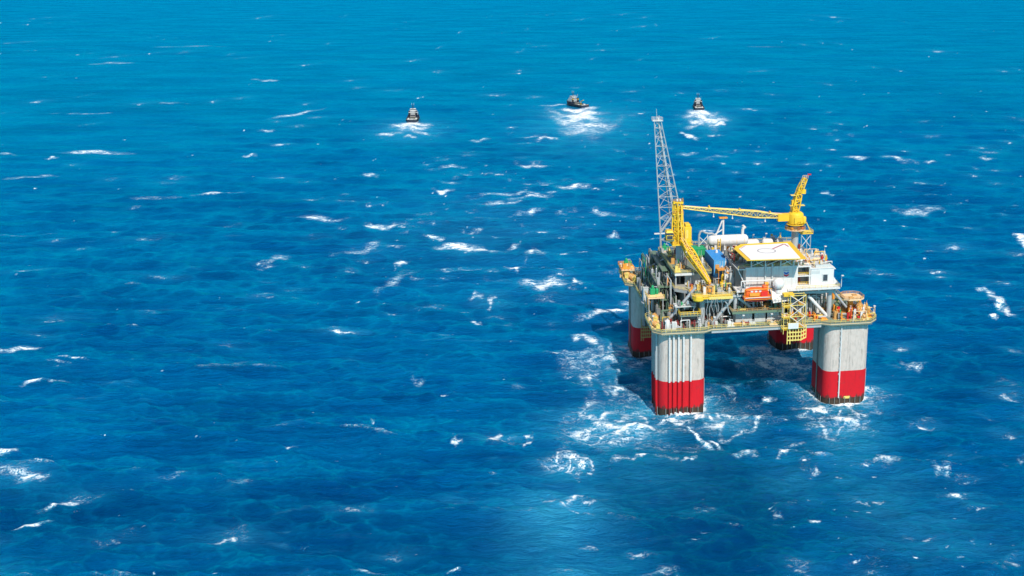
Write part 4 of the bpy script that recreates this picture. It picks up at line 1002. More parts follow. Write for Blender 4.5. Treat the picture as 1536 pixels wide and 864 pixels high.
G = thing('exhaust_pipe_loop', 'bare silver pipe bent over a small braced frame left of the long white tank', 'pipe', GO)
MB().path([(15.6,38,50),(15.8,38,58.6),(16.3,38,60.0),(17.2,38,60.4),(18.2,38,59.7),(19.6,38,59.2),(21.4,38,59.2),(22.4,38,58.4),(22.6,38,57.4)], .42, 8).build('bent_pipe', 'galvanised', G, GO, smooth=True)
MB().tube((19.4,38,50),(19.4,38,59),.2).tube((15.8,38,58),(19.4,38,54.6),.15).tube((15.8,38,54.2),(19.4,38,58.2),.15).tube((15.8,38,54.2),(19.4,38,50.6),.15).build('braced_frame', 'white', G, GO)

def container(nm, label, a, b, top, side, cat='container'):
    o = ((a[0]+b[0])/2, (a[1]+b[1])/2, a[2]); t = thing(nm, label, cat, o)
    s = MB().box(a, b); 
    s.build('shell', side, t, o)
    e = .12; m = MB()
    for x in (a[0], b[0]):
        for y in (a[1], b[1]): m.box((x-e,y-e,a[2]-.01),(x+e,y+e,b[2]+.02))
    for z in (a[2], b[2]): m.beam((a[0],a[1]-.02,z),(b[0],a[1]-.02,z),.2,.24).beam((a[0]-.02,a[1],z),(a[0]-.02,b[1],z),.2,.24).beam((b[0]+.02,a[1],z),(b[0]+.02,b[1],z),.2,.24)
    m.build('corner_frame', top, t, o)
    n = max(2, int((b[1]-a[1])/1.1)); m = MB()
    for k in range(n):
        y = a[1]+(k+.5)*(b[1]-a[1])/n; m.box((a[0]+.15,y-.18,b[2]),(b[0]-.15,y+.18,b[2]+.07)); m.box((a[0]-.07,y-.18,a[2]+.2),(a[0],y+.18,b[2]-.2))
    m.build('ribs', side, t, o)
    mid = (a[0]+b[0])/2
    for x0, x1, xb in ((a[0]+.3, mid-.08, mid-.5), (mid+.08, b[0]-.3, mid+.5)):
        d = MB().box((x0,a[1]-.1,a[2]+.2),(x1,a[1]-.01,b[2]-.25)).build('door', top, t, o)
        MB().tube((xb,a[1]-.15,a[2]+.3),(xb,a[1]-.15,b[2]-.3),.06).build('lock_bar', 'white', d, o)
    return t
# stand for the blue unit
MB().box((16.3,12.5,45.15),(23.2,32,47.3)).build('equipment_stand', 'dark_steel', P)
bl = container('equipment_container', 'large blue ribbed container unit right of the lowered crane boom', (16.8,13.5,47.35), (22.4,30.5,54.2), 'container_blue', 'container_side_blue')
MB().box((17.2,13.28,49),(18.8,13.38,52.6)).build('orange_door', 'rust_orange', bl, (19.6,22,47.35))
MB().box((19.6,13.27,51.5),(20.2,13.38,52.0)).box((21.2,13.27,51.5),(21.8,13.38,52.0)).build('vent_plate', 'white', bl, (19.6,22,47.35))
container('waste_skip', 'green box container standing beside the yellow crane, behind the blue unit', (12.6,33,50.65), (17.8,40,53.9), 'green', 'green')
OO = (23, 9, 47)
os_ = thing('orange_staircase', 'orange access stairs dropping to the right in front of the blue container', 'staircase', OO)
MB().box((17.4,9.6,51.1),(22.8,12.8,51.4)).build('landing', 'orange', os_, OO)
MB().rail([(17.4,9.6,51.4),(22.8,9.6,51.4)], r=.07, step=1.3).build('landing_rail', 'rust_orange', os_, OO)
m = MB()
for y in (7.0, 8.5): m.beam((20.2,y,51.3),(26.6,y,46.4),.2,.5)
for k in range(12): m.box((20.4+k*.52,7.1,51.6-k*.44),(20.9+k*.52,8.4,51.75-k*.44))
m.build('flight', 'orange', os_, OO)
MB().tube((20.2,6.9,53.0),(26.6,6.9,47.6),.12).build('stair_rail', 'orange', os_, OO)
for x, y in ((17.8,9.9),(22.4,9.9)): MB().tube((x,y,45.1),(x,y,51.1),.11).build('post', 'orange', os_, OO)
SO = (19, 16, 55)
O2 = thing('upper_staircase', 'white stair frame with red treads left of the helicopter deck', 'staircase', (24,12,50))
MB().path([(23.3,6,46.9),(23.3,6,57.2),(25,6.5,59.4)], .2).path([(23.3,12,50),(23.3,12,57.8),(26,12,59.6)], .2).build('frame', 'tan', O2, (24,12,50))
m = MB()
for k in range(9): m.box((22.5,6+k*.7,50+k*.95),(24.2,6.6+k*.7,50.15+k*.95))
m.build('treads', 'maroon', O2, (24,12,50))
for k in range(5): MB().box((22.3,6,50.6+k*1.6),(23.0,12,50.75+k*1.6)).build('landing', 'white', O2, (24,12,50))

# lifeboat in its davit
LO = (28.6, -7.4, 43.4); LB = thing('lifeboat', 'enclosed orange lifeboat with red hull hanging in front of the white quarters wall', 'lifeboat', LO)
def loft(st, n=12):
    m = MB(); vs = []; fs = []
    for x, hw, z0, z1, hz in st:
        for k in range(n):
            t = 2*math.pi*k/n; c, s = math.cos(t), math.sin(t)
            vs.append((x, math.copysign(abs(c)**.6, c)*hw, (z0+z1)/2+math.copysign(abs(s)**.75, s)*(z1-z0)/2))
    for i in range(len(st)-1):
        for k in range(n): fs.append((i*n+k, i*n+(k+1) % n, (i+1)*n+(k+1) % n, (i+1)*n+k))
    fs += [tuple(range(n)), tuple(range(len(st)*n-1, (len(st)-1)*n-1, -1))]
    return m.add(vs, fs)
hull = loft([(-5.0,.5,.9,1.6,0),(-4.6,1.2,.4,1.8,0),(-3,1.7,0,1.9,0),(0,1.8,-.1,1.9,0),(3,1.7,0,1.9,0),(4.6,1.1,.4,1.9,0),(5.1,.3,1.1,1.9,0)], 14).build('hull', 'hull_red', LB, smooth=True)
MB().prism([(-4.9,-.9),(-3.4,-1.85),(3.4,-1.85),(4.9,-.8),(4.9,.8),(3.4,1.85),(-3.4,1.85),(-4.9,.9)], 1.55, 1.75).build('fender', 'orange', hull)
can = loft([(-4.5,.7,1.6,2.9,0),(-4.0,1.3,1.5,3.9,0),(-2,1.55,1.5,4.4,0),(1.0,1.55,1.5,4.4,0),(3,1.5,1.5,4.0,0),(4.3,1.0,1.6,3.1,0)], 14).build('canopy', 'lifeboat_orange', LB, smooth=True)
for x in (-2.6,-1.1,.4): MB().box((x,-1.60,3.2),(x+.9,-1.45,3.7)).build('window', 'white', can)
MB().box((-3,-1.78,2.0),(.6,-1.58,3.0)).build('side_hatch', 'orange', can); MB().box((1.2,-1.80,1.7),(3.6,-1.4,3.4)).build('entry_door', 'hull_red', can); MB().tube((-4.6,-1.95,1.5),(4.6,-1.95,1.5),.12).build('grab_rope', 'white', can); MB().box((2.1,-1.2,3.7),(3.6,1.2,4.9)).build('steering_dome', 'lifeboat_orange', can, bevel=.25)
MB().tube((-2.8,0,4.3),(-2.8,0,5.3),.1).tube((3,0,4.6),(3,0,5.4),.1).build('lifting_hook', 'galvanised', can)
m = MB(); 
for x in (-4.9, 4.9): m.beam((x,-2.1,.6),(x,-2.1,4.3),.16,.16)
m.beam((-4.9,-2.1,4.3),(4.9,-2.1,4.3),.16,.16).beam((-4.9,-2.1,1.0),(4.9,-2.1,1.0),.16,.16).build('guard_frame', 'orange', LB)
DO = (28.6,-5,46); DV = thing('lifeboat_davit', 'white pipe davit frame standing over the orange lifeboat', 'davit', DO)
for x in (23.2, 34.4): MB().tube((x,-5.0,46.95),(x,-5.0,50.6),.24,n=8).build('davit_post', 'white', DV, DO); MB().path([(x+.6,-5,48.6),(x+.6,-7.4,50.2),(x+.6,-7.4,49)], .2).build('davit_arm', 'panel_grey', DV, DO)
MB().tube((23.2,-5.0,50.6),(35.6,-5.0,50.6),.26,n=8).build('top_beam', 'white', DV, DO); MB().tube((23.2,-5.6,48.9),(34.4,-5.6,48.9),.14).build('lower_beam', 'dark_steel', DV, DO)
MB().box((32.0,-5.8,46.95),(33.6,-4.9,49.6)).lathe((32.8,-5.5,49.4),[(.7,-.7),(.7,.7)],12,'x').build('winch_unit', 'orange', DV, DO)
LB.scale = (1.06, 1.05, 1.22)
# radome and white slope in front of the quarters
RO = (37.4,-5,46.9); RD = thing('radome', 'round white radome standing against the quarters wall right of the lifeboat', 'radome', RO)
MB().lathe((37.4,-5.6,47.2), [(.9,0),(1.9,.6),(2.25,1.5),(2.3,2.2),(2.05,3.2),(1.4,3.9),(.7,4.25),(.1,4.3)], 20).build('dome', 'white', RD, RO, smooth=True)
MB().lathe((37.4,-5.6,45.6), [(1.2,0),(1.2,1.6)], 14).build('dome_base', 'white', RD, RO)
m = MB().add([(34.6,-9.2,42.9),(41.2,-9.2,43.6),(41.6,-5,46.9),(34.6,-5,46.6),(34.6,-9.2,42.7),(41.2,-9.2,43.4),(41.6,-5,46.7),(34.6,-5,46.4)], [(0,1,2,3),(7,6,5,4),(0,4,5,1),(1,5,6,2),(2,6,7,3),(3,7,4,0)])
ch = thing('evacuation_chute', 'sloping white chute platform below the round radome', 'chute', (38,-7,44)); m.build('slope', 'white', ch, (38,-7,44))
MB().rail([(34.6,-9.2,42.9),(41.2,-9.2,43.6)], r=.07, step=1).build('chute_rail', 'panel_grey', ch, (38,-7,44))
for k in range(5): MB().box((35.2+k*1.2,-8.8+k*.5,43.3+k*.5),(35.9+k*1.2,-8.0+k*.5,44.0+k*.5)).build('canister', 'white' if k % 2 else 'panel_grey', ch, (38,-7,44))

# yellow stair tower and hanging barrier
def stair_tower():
    o = (42,-12,34); t = thing('stair_tower', 'tall braced yellow stair tower hanging on the front edge below the quarters', 'stair tower', o)
    xs = (38.0, 40.4, 46.4); y0, y1 = -12.4, -9.6
    for x in xs:
        for y in (y0, y1): MB().beam((x,y,31.2 if x < 41 else 33.4),(x,y,46.6 if x > 39 else 44),.2,.2).build('corner_post', 'pale_yellow', t, o)
    for x in xs:
        pass
    for z in (33.6, 38.0, 42.4, 46.2):
        m = MB()
        for y in (y0, y1): m.beam((xs[0 if z < 44 else 1],y,z),(xs[2],y,z),.2,.22)
        for x in xs[0 if z < 44 else 1:]: m.beam((x,y0,z),(x,y1,z),.2,.22)
        m.build('ring_beam', 'pale_yellow', t, o)
        MB().box((xs[0],y0+.1,z-.9),(xs[1],y1-.1,z-.75)).build('landing', 'safety_yellow', t, o) if z < 44 else None
        if z < 46: 
            MB().box((44.0,y0+.1,z-.05),(46.2,y1-.1,z+.12)).build('landing', 'orange', t, o)
            MB().rail([(44,y0,z+.1),(46.3,y0,z+.1)], r=.09, step=.7, h=1.2).build('landing_rail', 'rust_orange', t, o)
            MB().rail([(xs[0],y0,z-.8),(xs[1],y0,z-.8)], r=.08, step=.8, h=1.1).build('landing_rail', 'safety_yellow', t, o)
    for z0, z1 in ((33.6,38.0),(38.0,42.4),(42.4,46.2)):
        MB().tube((xs[1],y0,z0),(xs[2],y0,z1),.13).tube((xs[2],y0,z0),(xs[1],y0,z1),.13).build('cross_brace', 'white', t, o)
        m = MB(); 
        for y in (-11.6,-10.4): m.beam((41.2,y,z1-.2),(45.2,y,z0+.2),.14,.4)
        for k in range(10): m.box((41.3+k*.4,-11.5,z1-.35-k*.4),(41.65+k*.4,-10.5,z1-.28-k*.4))
        m.build('stair_flight', 'safety_yellow', t, o)
    MB().box((38.4,-10.6,45.4),(42.4,-8.0,46.4)).build('top_landing', 'safety_yellow', t, o)
    for z in (35,36.2,37.4,39.5,40.8): pass
stair_tower()
def barrier(name, label, o, w1, w2, mat, rz=0):
    t = thing(name, label, 'barrier', o, rz=YAW+rz, group='grid barriers hanging below the deck')
    m = MB(); zs = [0,-1.55,-3.1,-4.65]; nx = 5
    for k in range(nx+1): m.beam((k*w1/nx,0,.2),(k*w1/nx,0,-5.0 if k not in (0,1) else -6.2),.34,.3)
    for z in zs: m.beam((0,-.05,z),(w1,-.05,z),.3,.42)
    m.build('front_grid', mat, t)
    m = MB(); dx, dy = w2*.93, w2*.45
    for k in range(1,3): m.beam((w1+k*dx/2,k*dy/2,.7),(w1+k*dx/2,k*dy/2,-4.4),.34,.3)
    for z in zs: m.beam((w1,0,z),(w1+dx,dy,z+.5),.3,.42)
    m.build('angled_grid', mat, t)
    for x in (0.3, w1-.3): MB().beam((x,.3,.2),(x,1.6,3),.25,.25).build('hanger', mat, t)
    return t
b1 = barrier('grid_barrier', 'pale yellow square grid barrier under the stair tower', (39.9,-11.6,33.0), 5.4, 2.4, 'pale_yellow')
sg = thing('white_sign', 'blank white board fixed above the pale yellow grid barrier', 'board', (41.8,-12.75,34.4)); MB().box((-2,-.06,-1.1),(2,.06,1.1)).build('panel', 'white', sg); MB().box((-2.1,.06,-1.2),(2.1,.16,1.2)).build('backing', 'pale_yellow', sg)
b2_ = barrier('grid_barrier', 'dull orange square grid barrier between the two left columns', (-6.4,51.5,15.6), 4.6, 1.8, 'rust_orange')
# bring it to the left face: stands off the far left column on brackets
for x in (-5, -2.5): MB().beam((x,51.8,14.5),(x,56.6,14.5),.3,.3).build('barrier_bracket', 'rust_orange', P)
MB().beam((-5,51.9,15.6),(-5,54,32.4),.3,.3).beam((-2.5,51.9,15.6),(-2.5,54,32.4),.3,.3).build('barrier_hanger', 'steel', P)

# ------------------------------------------------------------------ mooring winches on the columns
def winch():
    t = thing('mooring_winch', '', 'winch', (0,0,34), group='mooring winches on the column corners')
    MB().box((-2,-1.6,0),(2,1.6,.35)).build('base_frame', 'tan', t)
    d = MB().lathe((0,0,1.9), [(.9,-1.3),(.9,1.3)], 18, 'x').build('drum', 'tan', t, smooth=True)
    for x in (-1.35,-.15,1.05): MB().lathe((x,0,1.9), [(1.2,0),(1.35,.06),(1.35,.16),(1.2,.22)], 18, 'x').build('flange', 'rust_orange', d)
    MB().add([(-1.9,-1.3,.35),(-1.5,-1.3,.35),(-1.5,1.3,.35),(-1.9,1.3,.35),(-1.9,-.3,2.3),(-1.5,-.3,2.3),(-1.5,.3,2.3),(-1.9,.3,2.3)],[(0,3,2,1),(4,5,6,7),(0,1,5,4),(1,2,6,5),(2,3,7,6),(3,0,4,7)]).build('side_frame', 'rust_orange', t)
    MB().box((1.5,-.9,.35),(2.5,.9,2.2)).lathe((2.1,0,2.4),[(.5,-.4),(.5,.6)],10,'x').build('gearbox', 'pale_yellow', t)
    MB().tube((0,-1.5,.4),(0,-2.6,.9),.5,.4,n=8).box((-.6,-2.9,.2),(.6,-2.3,1.6)).build('chain_stopper', 'tan', t)
    return t
W0 = winch()
spots = [((-9.6,-5.0,34), -1.3, 'rusty orange mooring winch at the left edge of the nearest column', .8),
         ((-8.4,3.4,34.0), -1.7, 'rusty orange mooring winch behind the white tank on the nearest column', .9),
         ((74.2,-3.6,34), 1.1, 'orange mooring winch at the outermost right corner of the platform', 1.),
         ((71.2,-8.2,34), .5, 'orange mooring winch on the front edge of the right column', .75),
         ((73.6,2.6,34), 1.5, 'orange mooring winch behind the outermost one on the right column', .95),
         ((-10.2,72,34), -2.2, 'orange mooring winch at the outermost left corner of the far left column', 1.05),
         ((-10.4,66,34), -1.7, 'orange mooring winch next to the green machine on the far left column', 1.05),
         ((-8.8,60,34), -1.2, 'orange mooring winch on the near edge of the far left column', 1.)]
for i, (p, rz, lab, s) in enumerate(spots):
    o = W0 if i == 0 else copy_thing(W0, (0,0,0), 0, lab)
    o.location = T(*p); o.rotation_euler = (0,0,YAW+rz); o['label'] = lab; o.scale = (s,s,s)
# second tier above the far left winches
tp = MB().prism([(-13,64),(-7,64),(-7,75),(-13,75)], 37.6, 37.9).build('winch_gallery', 'tan', P)
MB().rail([(-7,64,37.9),(-13,64,37.9),(-13,75,37.9),(-7,75,37.9)], r=.09, step=1.5).build('handrail', 'orange', tp)
for x, y in ((-12.6,64.4),(-7.4,64.4),(-12.6,74.6)): MB().tube((x,y,34),(x,y,37.6),.2).build('gallery_post', 'rust_orange', tp)
clutter(-12, -8, 65, 74, 37.9, 14, dict(rust_orange=3, orange=3, white=1.5, tan=2, green=.5), 2.6, 'svcs')
def gm(label, o, s=1.):
    t = thing('hydraulic_power_unit', label, 'machine', o, group='green hydraulic units')
    MB().box((-1.6,-1,0),(1.6,1,.4)).build('skid', 'tan', t)
    MB().box((-1.3,-.8,.4),(.2,.8,2.2)).lathe((.8,0,.4),[(.5,0),(.5,1.5),(.2,1.8)],10).lathe((-.5,0,2.2),[(.5,0),(.4,.8),(.15,1.0)],10).build('pump_body', 'green', t, bevel=.06)
    MB().path([(.8,0,2.1),(.8,0,2.7),(-.5,0,2.7)], .12).build('pipework', 'galvanised', t); t.scale = (s,s,s); return t
gm('green hydraulic machine among the orange winches of the far left column', (-9.5,69,37.9), 1.3)
gm('green hydraulic machine on the raised platform left of the deck legs', (-7.4,11.5,41.8), 1.3)
gm('green hydraulic machine beside the foot of the flare tower', (3,44,50.6), 1.2)
wt = thing('water_tank', 'white upright tank beside the rusty winch on the nearest column', 'tank', (-5.6,-7.5,34))
MB().lathe((0,0,0), [(.85,0),(.9,.1),(.9,3.4),(.7,3.7),(.15,3.8)], 14).build('shell', 'white', wt, smooth=True); MB().tube((0,0,3.7),(0,0,4.3),.14).build('vent', 'white', wt)
wc = thing('white_cabinet', 'plain white cabinet on the nearest column next to the tank', 'cabinet', (-3.2,-8,34))
MB().box((-.8,-.5,0),(.8,.5,3.0)).build('body', 'white', wc); MB().box((-.7,-.55,.2),(-.04,-.5,2.8)).box((.04,-.55,.2),(.7,-.55+.05,2.8)).build('doors', 'panel_grey', wc)
# lookout shelter on the right column
LK = (68.5,0,34); lk = thing('lookout_shelter', 'tan mushroom shaped shelter roof on an orange post above the right column', 'shelter', LK)
MB().box((67.7,-.9,34),(69.4,.8,39.4)).build('post', 'orange', lk, LK)
MB().prism(octo(2.6,.6,68.5,0), 39.3, 39.8).build('collar', 'rust_orange', lk, LK)
rf_ = MB().prism([(65,-2.6),(66.6,-4.2),(71.2,-4.2),(73.2,-2.4),(73,2.4),(71,4),(66.8,4),(65,2.4)], 40.4, 41.0).build('roof', 'tan', lk, LK)
MB().rail([(x,y,41) for x, y in ((65,-2.6),(66.6,-4.2),(71.2,-4.2),(73.2,-2.4),(73,2.4),(71,4),(66.8,4),(65,2.4),(65,-2.6))], h=.9, r=.09, step=1.2).build('roof_rail', 'rust_orange', rf_, LK)
MB().box((67.2,-2.4,41.02),(69,-.8,41.25)).box((69.6,.2,41.02),(71.4,1.9,41.3)).build('roof_hatch', 'rust_orange', rf_, LK)
for x, y in ((66.4,-3.6),(71.6,-3.2),(71.6,3),(66.4,3)): MB().tube((68.5+(x-68.5)*.4,y*.3,39.5),(x,y,40.4),.15).build('roof_strut', 'orange', lk, LK)
rc = thing('red_cabinet', 'tall red cabinet at the inner edge of the right column', 'cabinet', (62.4,-4,34)); MB().box((-.6,-.5,0),(.6,.5,4.2)).build('body', 'signal_red', rc); MB().box((-.5,-.56,.3),(.5,-.5,3.9)).build('door', 'hull_red', rc)
yt = thing('yellow_valve_tree', 'pale yellow valve tree beside the tall red cabinet', 'valve', (62.8,-1,34)); MB().tube((0,0,0),(0,0,8),.35,n=8).build('stem', 'pale_yellow', yt); MB().box((-.9,-.6,4),(.9,.6,5)).box((-.7,-.5,6),(.7,.5,6.8)).build('valve_body', 'moss_green', yt)
# stair structure right of the far crane
ST = (63,44,45); st = thing('access_tower', 'pale yellow lattice access tower right of the far crane pedestal', 'access tower', ST)
for x, y in ((60.6,41),(64.6,41),(64.6,46),(60.6,46)): MB().tube((x,y,45.1),(x,y,56.6),.2).build('tower_leg', 'galvanised', st, ST)
for z in (45.6,51): MB().tube((60.6,41,z),(64.6,41,z+5),.14).tube((64.6,41,z),(60.6,41,z+5),.14).build('tower_brace', 'white', st, ST)
pl_ = MB().box((60.2,40.6,56.6),(65.6,46.4,57.0)).build('tower_platform', 'safety_yellow', st, ST)
MB().rail([(60.2,40.6,57),(65.6,40.6,57),(65.6,46.4,57)], r=.1, step=1).build('tower_rail', 'pale_yellow', pl_, ST)
MB().beam((61,40.8,57),(60.2,40.8,61.4),.3,.3).beam((64.6,40.8,57.2),(62.4,40.8,61.8),.4,.3).build('ladder_hoop', 'pale_yellow', st, ST)
MB().box((58.5,38,50),(59.2,38.7,53)).build('orange_stand', 'maroon', st, ST)
# white domed vents along the far edge
for i, (x, L_, lab) in enumerate(((40.4,3.0,'longest white domed deck housing, next to the long tank'),(47.2,2.4,'middle white domed deck housing behind the helicopter deck'),(52.6,1.4,'small white domed deck housing nearest the far crane'))):
    o = (x,46,50); t = thing('deck_housing', lab, 'deck housing', o, group='white domed housings behind the helideck')
    MB().box((x-L_,44,49.96),(x+L_,48,52.6)).build('box_body', 'white', t, o)
    MB().lathe((x,46,52.6), [(.5,-L_),(1.1,-L_+.3),(1.4,-L_+.9),(1.4,L_-.9),(1.1,L_-.3),(.5,L_)], 14, 'x').build('domed_top', 'white', t, o, smooth=True)
# ------------------------------------------------------------------ deck lamps
def lamp():
    t = thing('deck_lamp', '', 'lamp post', (0,0,34), group='white lamp posts along the decks')
    MB().tube((0,0,0),(0,0,4.6),.13,.09,n=8).build('post', 'white', t)
    MB().path([(0,0,4.5),(0,-.5,4.8),(0,-.9,4.8)], .08).build('arm', 'white', t)
    MB().box((-.4,-1.3,4.6),(.4,-.5,4.9)).build('lamp_head', 'white', t); return t
L0 = lamp()
ls = [((-10.6,-4,34),'white lamp post at the left tip of the nearest column deck'),((-7,-11,34),'white lamp post at the front left corner of the nearest column deck'),((5.6,-11.1,34),'white lamp post on the front rail above the column pipes'),
 ((11.8,-9.2,34),'white lamp post on the front rail beside the diagonal silver brace'),((23,-9.2,34),'white lamp post on the front rail below the left end of the lifeboat'),((34,-9.2,34),'white lamp post on the front rail below the radome'),
 ((62.3,-6.2,46.9),'white lamp post at the front right corner of the quarters deck'),((62.5,4,46.9),'white lamp post behind the corner one on the quarters deck'),((66,-11,34),'white lamp post on the front rail of the right column'),
 ((75.9,-6,34),'white lamp post at the far right tip of the platform'),((71.5,3,35),'white lamp post behind the lookout shelter'),((-12.2,73,34),'white lamp post at the left tip of the far left column'),
 ((42.4,52,50),'white lamp post behind the long white deck housing'),((48.3,53,50),'white lamp post behind the middle white deck housing'),((54.6,53,50),'white lamp post close to the far crane pedestal'),((59.8,8,55),'white lamp post on the quarters roof at its right end')]
for i, (p, lab) in enumerate(ls):
    o = L0 if i == 0 else copy_thing(L0, (0,0,0), 0, lab)
    o.location = T(*p); o.rotation_euler = (0,0,YAW); o['label'] = lab
print('clutter', COUNT, 'objects', len(bpy.data.objects))
# ------------------------------------------------------------------ tugs
def tug(label, x, y, head, L=46, B=13.5, palette=0):
    zs = .78
    t = thing('tugboat', label, 'tugboat', (x, y, 0), rz=R(head), world=True, group='tugboats pulling ahead of the platform')
    t.scale = (1, 1, zs)
    st = [(-L/2, .86, 0), (-L/2+2, .97, 0), (-L*.2, 1, 0), (L*.1, 1, .2), (L*.25, .93, 1.2), (L*.36, .72, 2.2), (L*.44, .42, 3.0), (L/2, .05, 3.8)]
    vs = []; fs = []; n = 6
    for sx, w, sh in st:
        hw = B/2*w; top = 3.6+sh
        for yy, zz in ((-hw, top), (-hw*.96, 1.2), (-hw*.7, -2.5), (hw*.7, -2.5), (hw*.96, 1.2), (hw, top)): vs.append((sx, yy, zz))
    for i in range(len(st)-1):
        for k in range(n-1): fs.append((i*n+k, (i+1)*n+k, (i+1)*n+k+1, i*n+k+1))
    fs += [(0,1,2,3,4,5)]
    h = MB().add(vs, fs).build('hull', 'navy', t)
    dk = [(sx, -B/2*w*.98) for sx, w, _ in st]+[(sx, B/2*w*.98) for sx, w, _ in reversed(st)]
    MB().prism([(a, b) for a, b in dk], 2.2, 2.5).build('working_deck', 'deck_green', t)
    m = MB()
    for s in (-1, 1):
        for k in range(len(st)-1):
            (a, wa, ha), (b, wb, hb_) = st[k], st[k+1]; m.beam((a, s*B/2*wa, 3.7+ha), (b, s*B/2*wb, 3.7+hb_), .35, .35)
        for k in range(9): m.lathe((-L/2+3+k*3.4, s*B/2*1.02, 2.0), [(.9,-.2),(.9,.2)], 10, 'y')
    m.build('rub_rail_and_tyres', 'black', h)
    MB().prism([(L*.05,-B*.46),(L*.30,-B*.42),(L*.42,-B*.18),(L*.42,B*.18),(L*.30,B*.42),(L*.05,B*.46)], 2.5, 6.8).build('forecastle', 'navy', t)
    s1 = MB().box((L*.07,-B*.40,6.8),(L*.30,B*.40,9.6)).box((L*.09,-B*.34,9.6),(L*.28,B*.34,12.2)).build('superstructure', 'steel', t)
    m = MB()
    for z in (8.0, 10.7):
        hw = B*.40 if z < 9 else B*.34; x0 = L*.07 if z < 9 else L*.09
        for k in range(5): yy = -hw+1+(2*hw-2)*k/4; m.box((x0-.06, yy-.4, z), (x0, yy+.4, z+.8))
    m.build('windows', 'glass', s1)
    wh = MB().prism([(L*.12,-B*.24),(L*.24,-B*.24),(L*.265,-B*.14),(L*.265,B*.14),(L*.24,B*.24),(L*.12,B*.24)], 12.2, 13.2).prism([(L*.11,-B*.27),(L*.28,-B*.22),(L*.28,B*.22),(L*.11,B*.27)], 14.6, 15.0).build('wheelhouse', 'white', t)
    MB().prism([(L*.122,-B*.235),(L*.24,-B*.235),(L*.262,-B*.14),(L*.262,B*.14),(L*.24,B*.235),(L*.122,B*.235)], 13.2, 14.6).build('bridge_windows', 'glass', wh)
    for s in (-1, 1):
        f = MB().lathe((L*.045, s*B*.3, 6.8), [(1.1,0),(1.1,5.4),(.8,5.8)], 10).build('funnel', 'black', t); MB().lathe((L*.045, s*B*.3, 10.2), [(1.14,0),(1.14,.8)], 10).build('funnel_band', 'white' if not palette else 'safety_yellow', f)
    MB().tube((L*.18,0,15),(L*.18,0,22.5),.38,.2,n=8).beam((L*.18,-2,18.6),(L*.18,2,18.6),.3,.3).beam((L*.18,-1.3,20.4),(L*.18,1.3,20.4),.25,.25).build('mast', 'black', t)
    MB().tube((L*.18,-1.2,20.4),(L*.18,-1.2,23.0),.12).tube((L*.18,1.2,20.4),(L*.18,1.2,23.4),.12).build('aerial', 'white', t)
    wn = MB().box((-2,-3.4,2.5),(1.2,3.4,3.4)).lathe((-.5,0,4.6),[(1.9,-3),(1.9,-2.6),(1.1,-2.6),(1.1,2.6),(1.9,2.6),(1.9,3)],14,'y').build('towing_winch', 'dark_steel', t)
    MB().tube((-L/2+1.5,-B*.42,3.6),(-L/2+1.5,B*.42,3.6),.3).box((-L/2+1,-1.6,2.4),(-L/2+2,1.6,4.4)).build('stern_roller', 'white', t)
    for s in (-1, 1): MB().box((-L*.3,s*B*.33-.7,2.5),(-L*.22,s*B*.33+.7,4.2)).build('deck_locker', 'white', t)
    MB().path([(-.5,0,5.8),(-L*.25,0,4.4),(-L/2-.5,0,3.8)], .12).build('tow_wire', 'dark_steel', t)
    if palette:
        MB().path([(-6,-3,2.5),(-6,-3,8),(-13,-2,10.5)], .5).build('deck_crane', 'safety_yellow', t); MB().path([(3,0,7),(1,0,17.5)], .35).beam((1,-3,15),(1,3,15),.4,.4).tube((1,-2.8,15),(1,-2.8,18.5),.2).tube((1,2.8,15),(1,2.8,18.5),.2).build('tripod_mast', 'steel', t)
    return t
tug('dark hulled tugboat with white wheelhouse steaming away, farthest left of the fleet', -278, 1243, 98, L=40, B=13)
tug('grey and yellow anchor handling tug in the broadest wake, between its two companions', -101, 1375, 128, L=40, B=13, palette=1)
tug('dark hulled tugboat nearest above the lattice flare tower, right of the other boats', 51.5, 1350, 93, L=36, B=12)
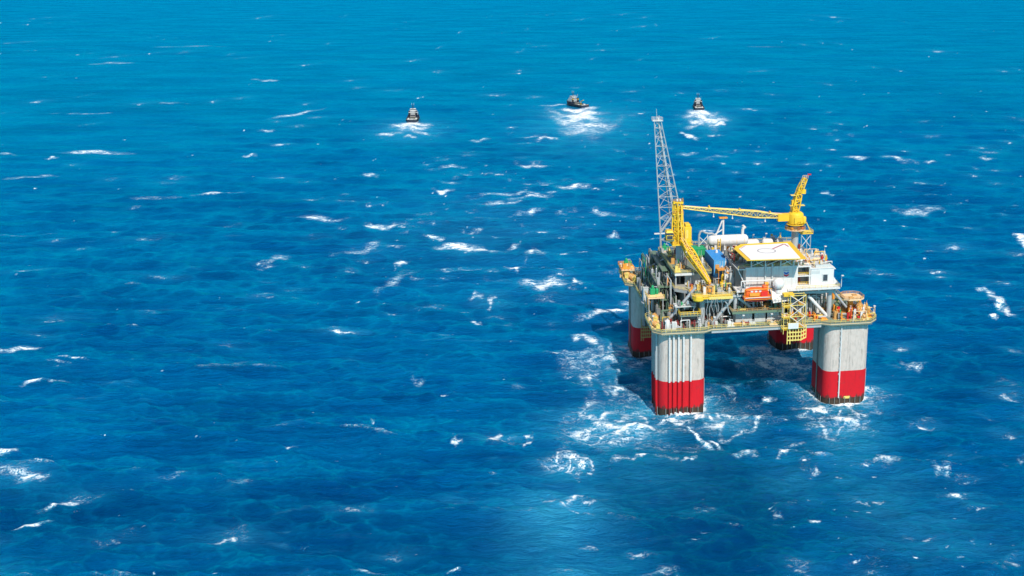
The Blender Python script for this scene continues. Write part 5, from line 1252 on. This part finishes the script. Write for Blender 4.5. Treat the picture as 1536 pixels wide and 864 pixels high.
def split_loose(names):
    for o in list(bpy.data.objects):
        base = o.name.split('.')[0]
        if o.type != 'MESH' or base not in names: continue
        me = o.data; n = len(me.vertices); par = list(range(n))
        def find(a):
            while par[a] != a: par[a] = par[par[a]]; a = par[a]
            return a
        for e in me.edges: par[find(e.vertices[0])] = find(e.vertices[1])
        comps = {}
        for p in me.polygons: comps.setdefault(find(p.vertices[0]), []).append(p)
        if len(comps) < 2: continue
        for polys in comps.values():
            idx = {}; vs = []; fs = []
            for p in polys:
                f = []
                for v in p.vertices:
                    if v not in idx: idx[v] = len(vs); vs.append(me.vertices[v].co[:])
                    f.append(idx[v])
                fs.append(f)
            nm = names[base]; m2 = bpy.data.meshes.new(nm); m2.from_pydata(vs, [], fs); m2.update(); m2.materials.append(me.materials[0])
            q = bpy.data.objects.new(nm, m2); COL.objects.link(q); q.parent = o.parent; q.matrix_local = o.matrix_local.copy()
        bpy.data.objects.remove(o)
split_loose({'fender_stud':'fender_stud', 'ladder_bracket':'ladder_bracket', 'roof_hatch':'roof_hatch', 'draft_figures':'draft_figure', 'vent_plate':'vent_plate', 'hoist_rope':'hoist_rope', 'pendant_rope':'pendant_rope', 'windows':'window', 'treads':'tread', 'sheave':'sheave', 'raking_leg':'raking_leg', 'lifting_hook':'lifting_hook', 'deck_bracket':'deck_bracket'})
# ------------------------------------------------------------------ light, sky, camera
sd = Vector((.24*CA + .97*SA, .24*SA - .97*CA, 0)).normalized()
EL = R(48)
w = bpy.data.worlds.new('World'); scene.world = w; w.use_nodes = True; nt = w.node_tree
bg = nt.nodes['Background']; sky = nt.nodes.new('ShaderNodeTexSky'); sky.sky_type = 'NISHITA'; sky.sun_disc = False
sky.sun_elevation = EL; sky.sun_rotation = math.atan2(sd.x, sd.y); sky.air_density = 1.; sky.dust_density = .3; sky.ozone_density = 2.5; sky.altitude = 100
nt.links.new(sky.outputs[0], bg.inputs[0]); bg.inputs[1].default_value = .098
L = bpy.data.lights.new('sun', 'SUN'); L.energy = 4.8; L.angle = R(.5); L.color = (1., .94, .86)
lo = bpy.data.objects.new('sun', L); COL.objects.link(lo)
d = Vector((sd.x*math.cos(EL), sd.y*math.cos(EL), math.sin(EL)))
lo.rotation_euler = d.to_track_quat('Z', 'Y').to_euler(); lo.location = d*800
cam = bpy.data.cameras.new('camera'); co = bpy.data.objects.new('camera', cam); COL.objects.link(co)
co.location = (0, 0, 163.186); co.rotation_euler = (math.pi/2 - .28436, 0, 0)
cam.sensor_width = 36; cam.lens = 1627.6/1536*36; cam.shift_x = (768-985)/1536
cam.clip_start = 1; cam.clip_end = 60000
scene.camera = co
vs = scene.view_settings; vs.view_transform = 'Standard'; vs.look = 'None'; vs.exposure = 0.2; vs.gamma = 1; vs.use_curve_mapping = False
scene.render.engine = 'CYCLES'
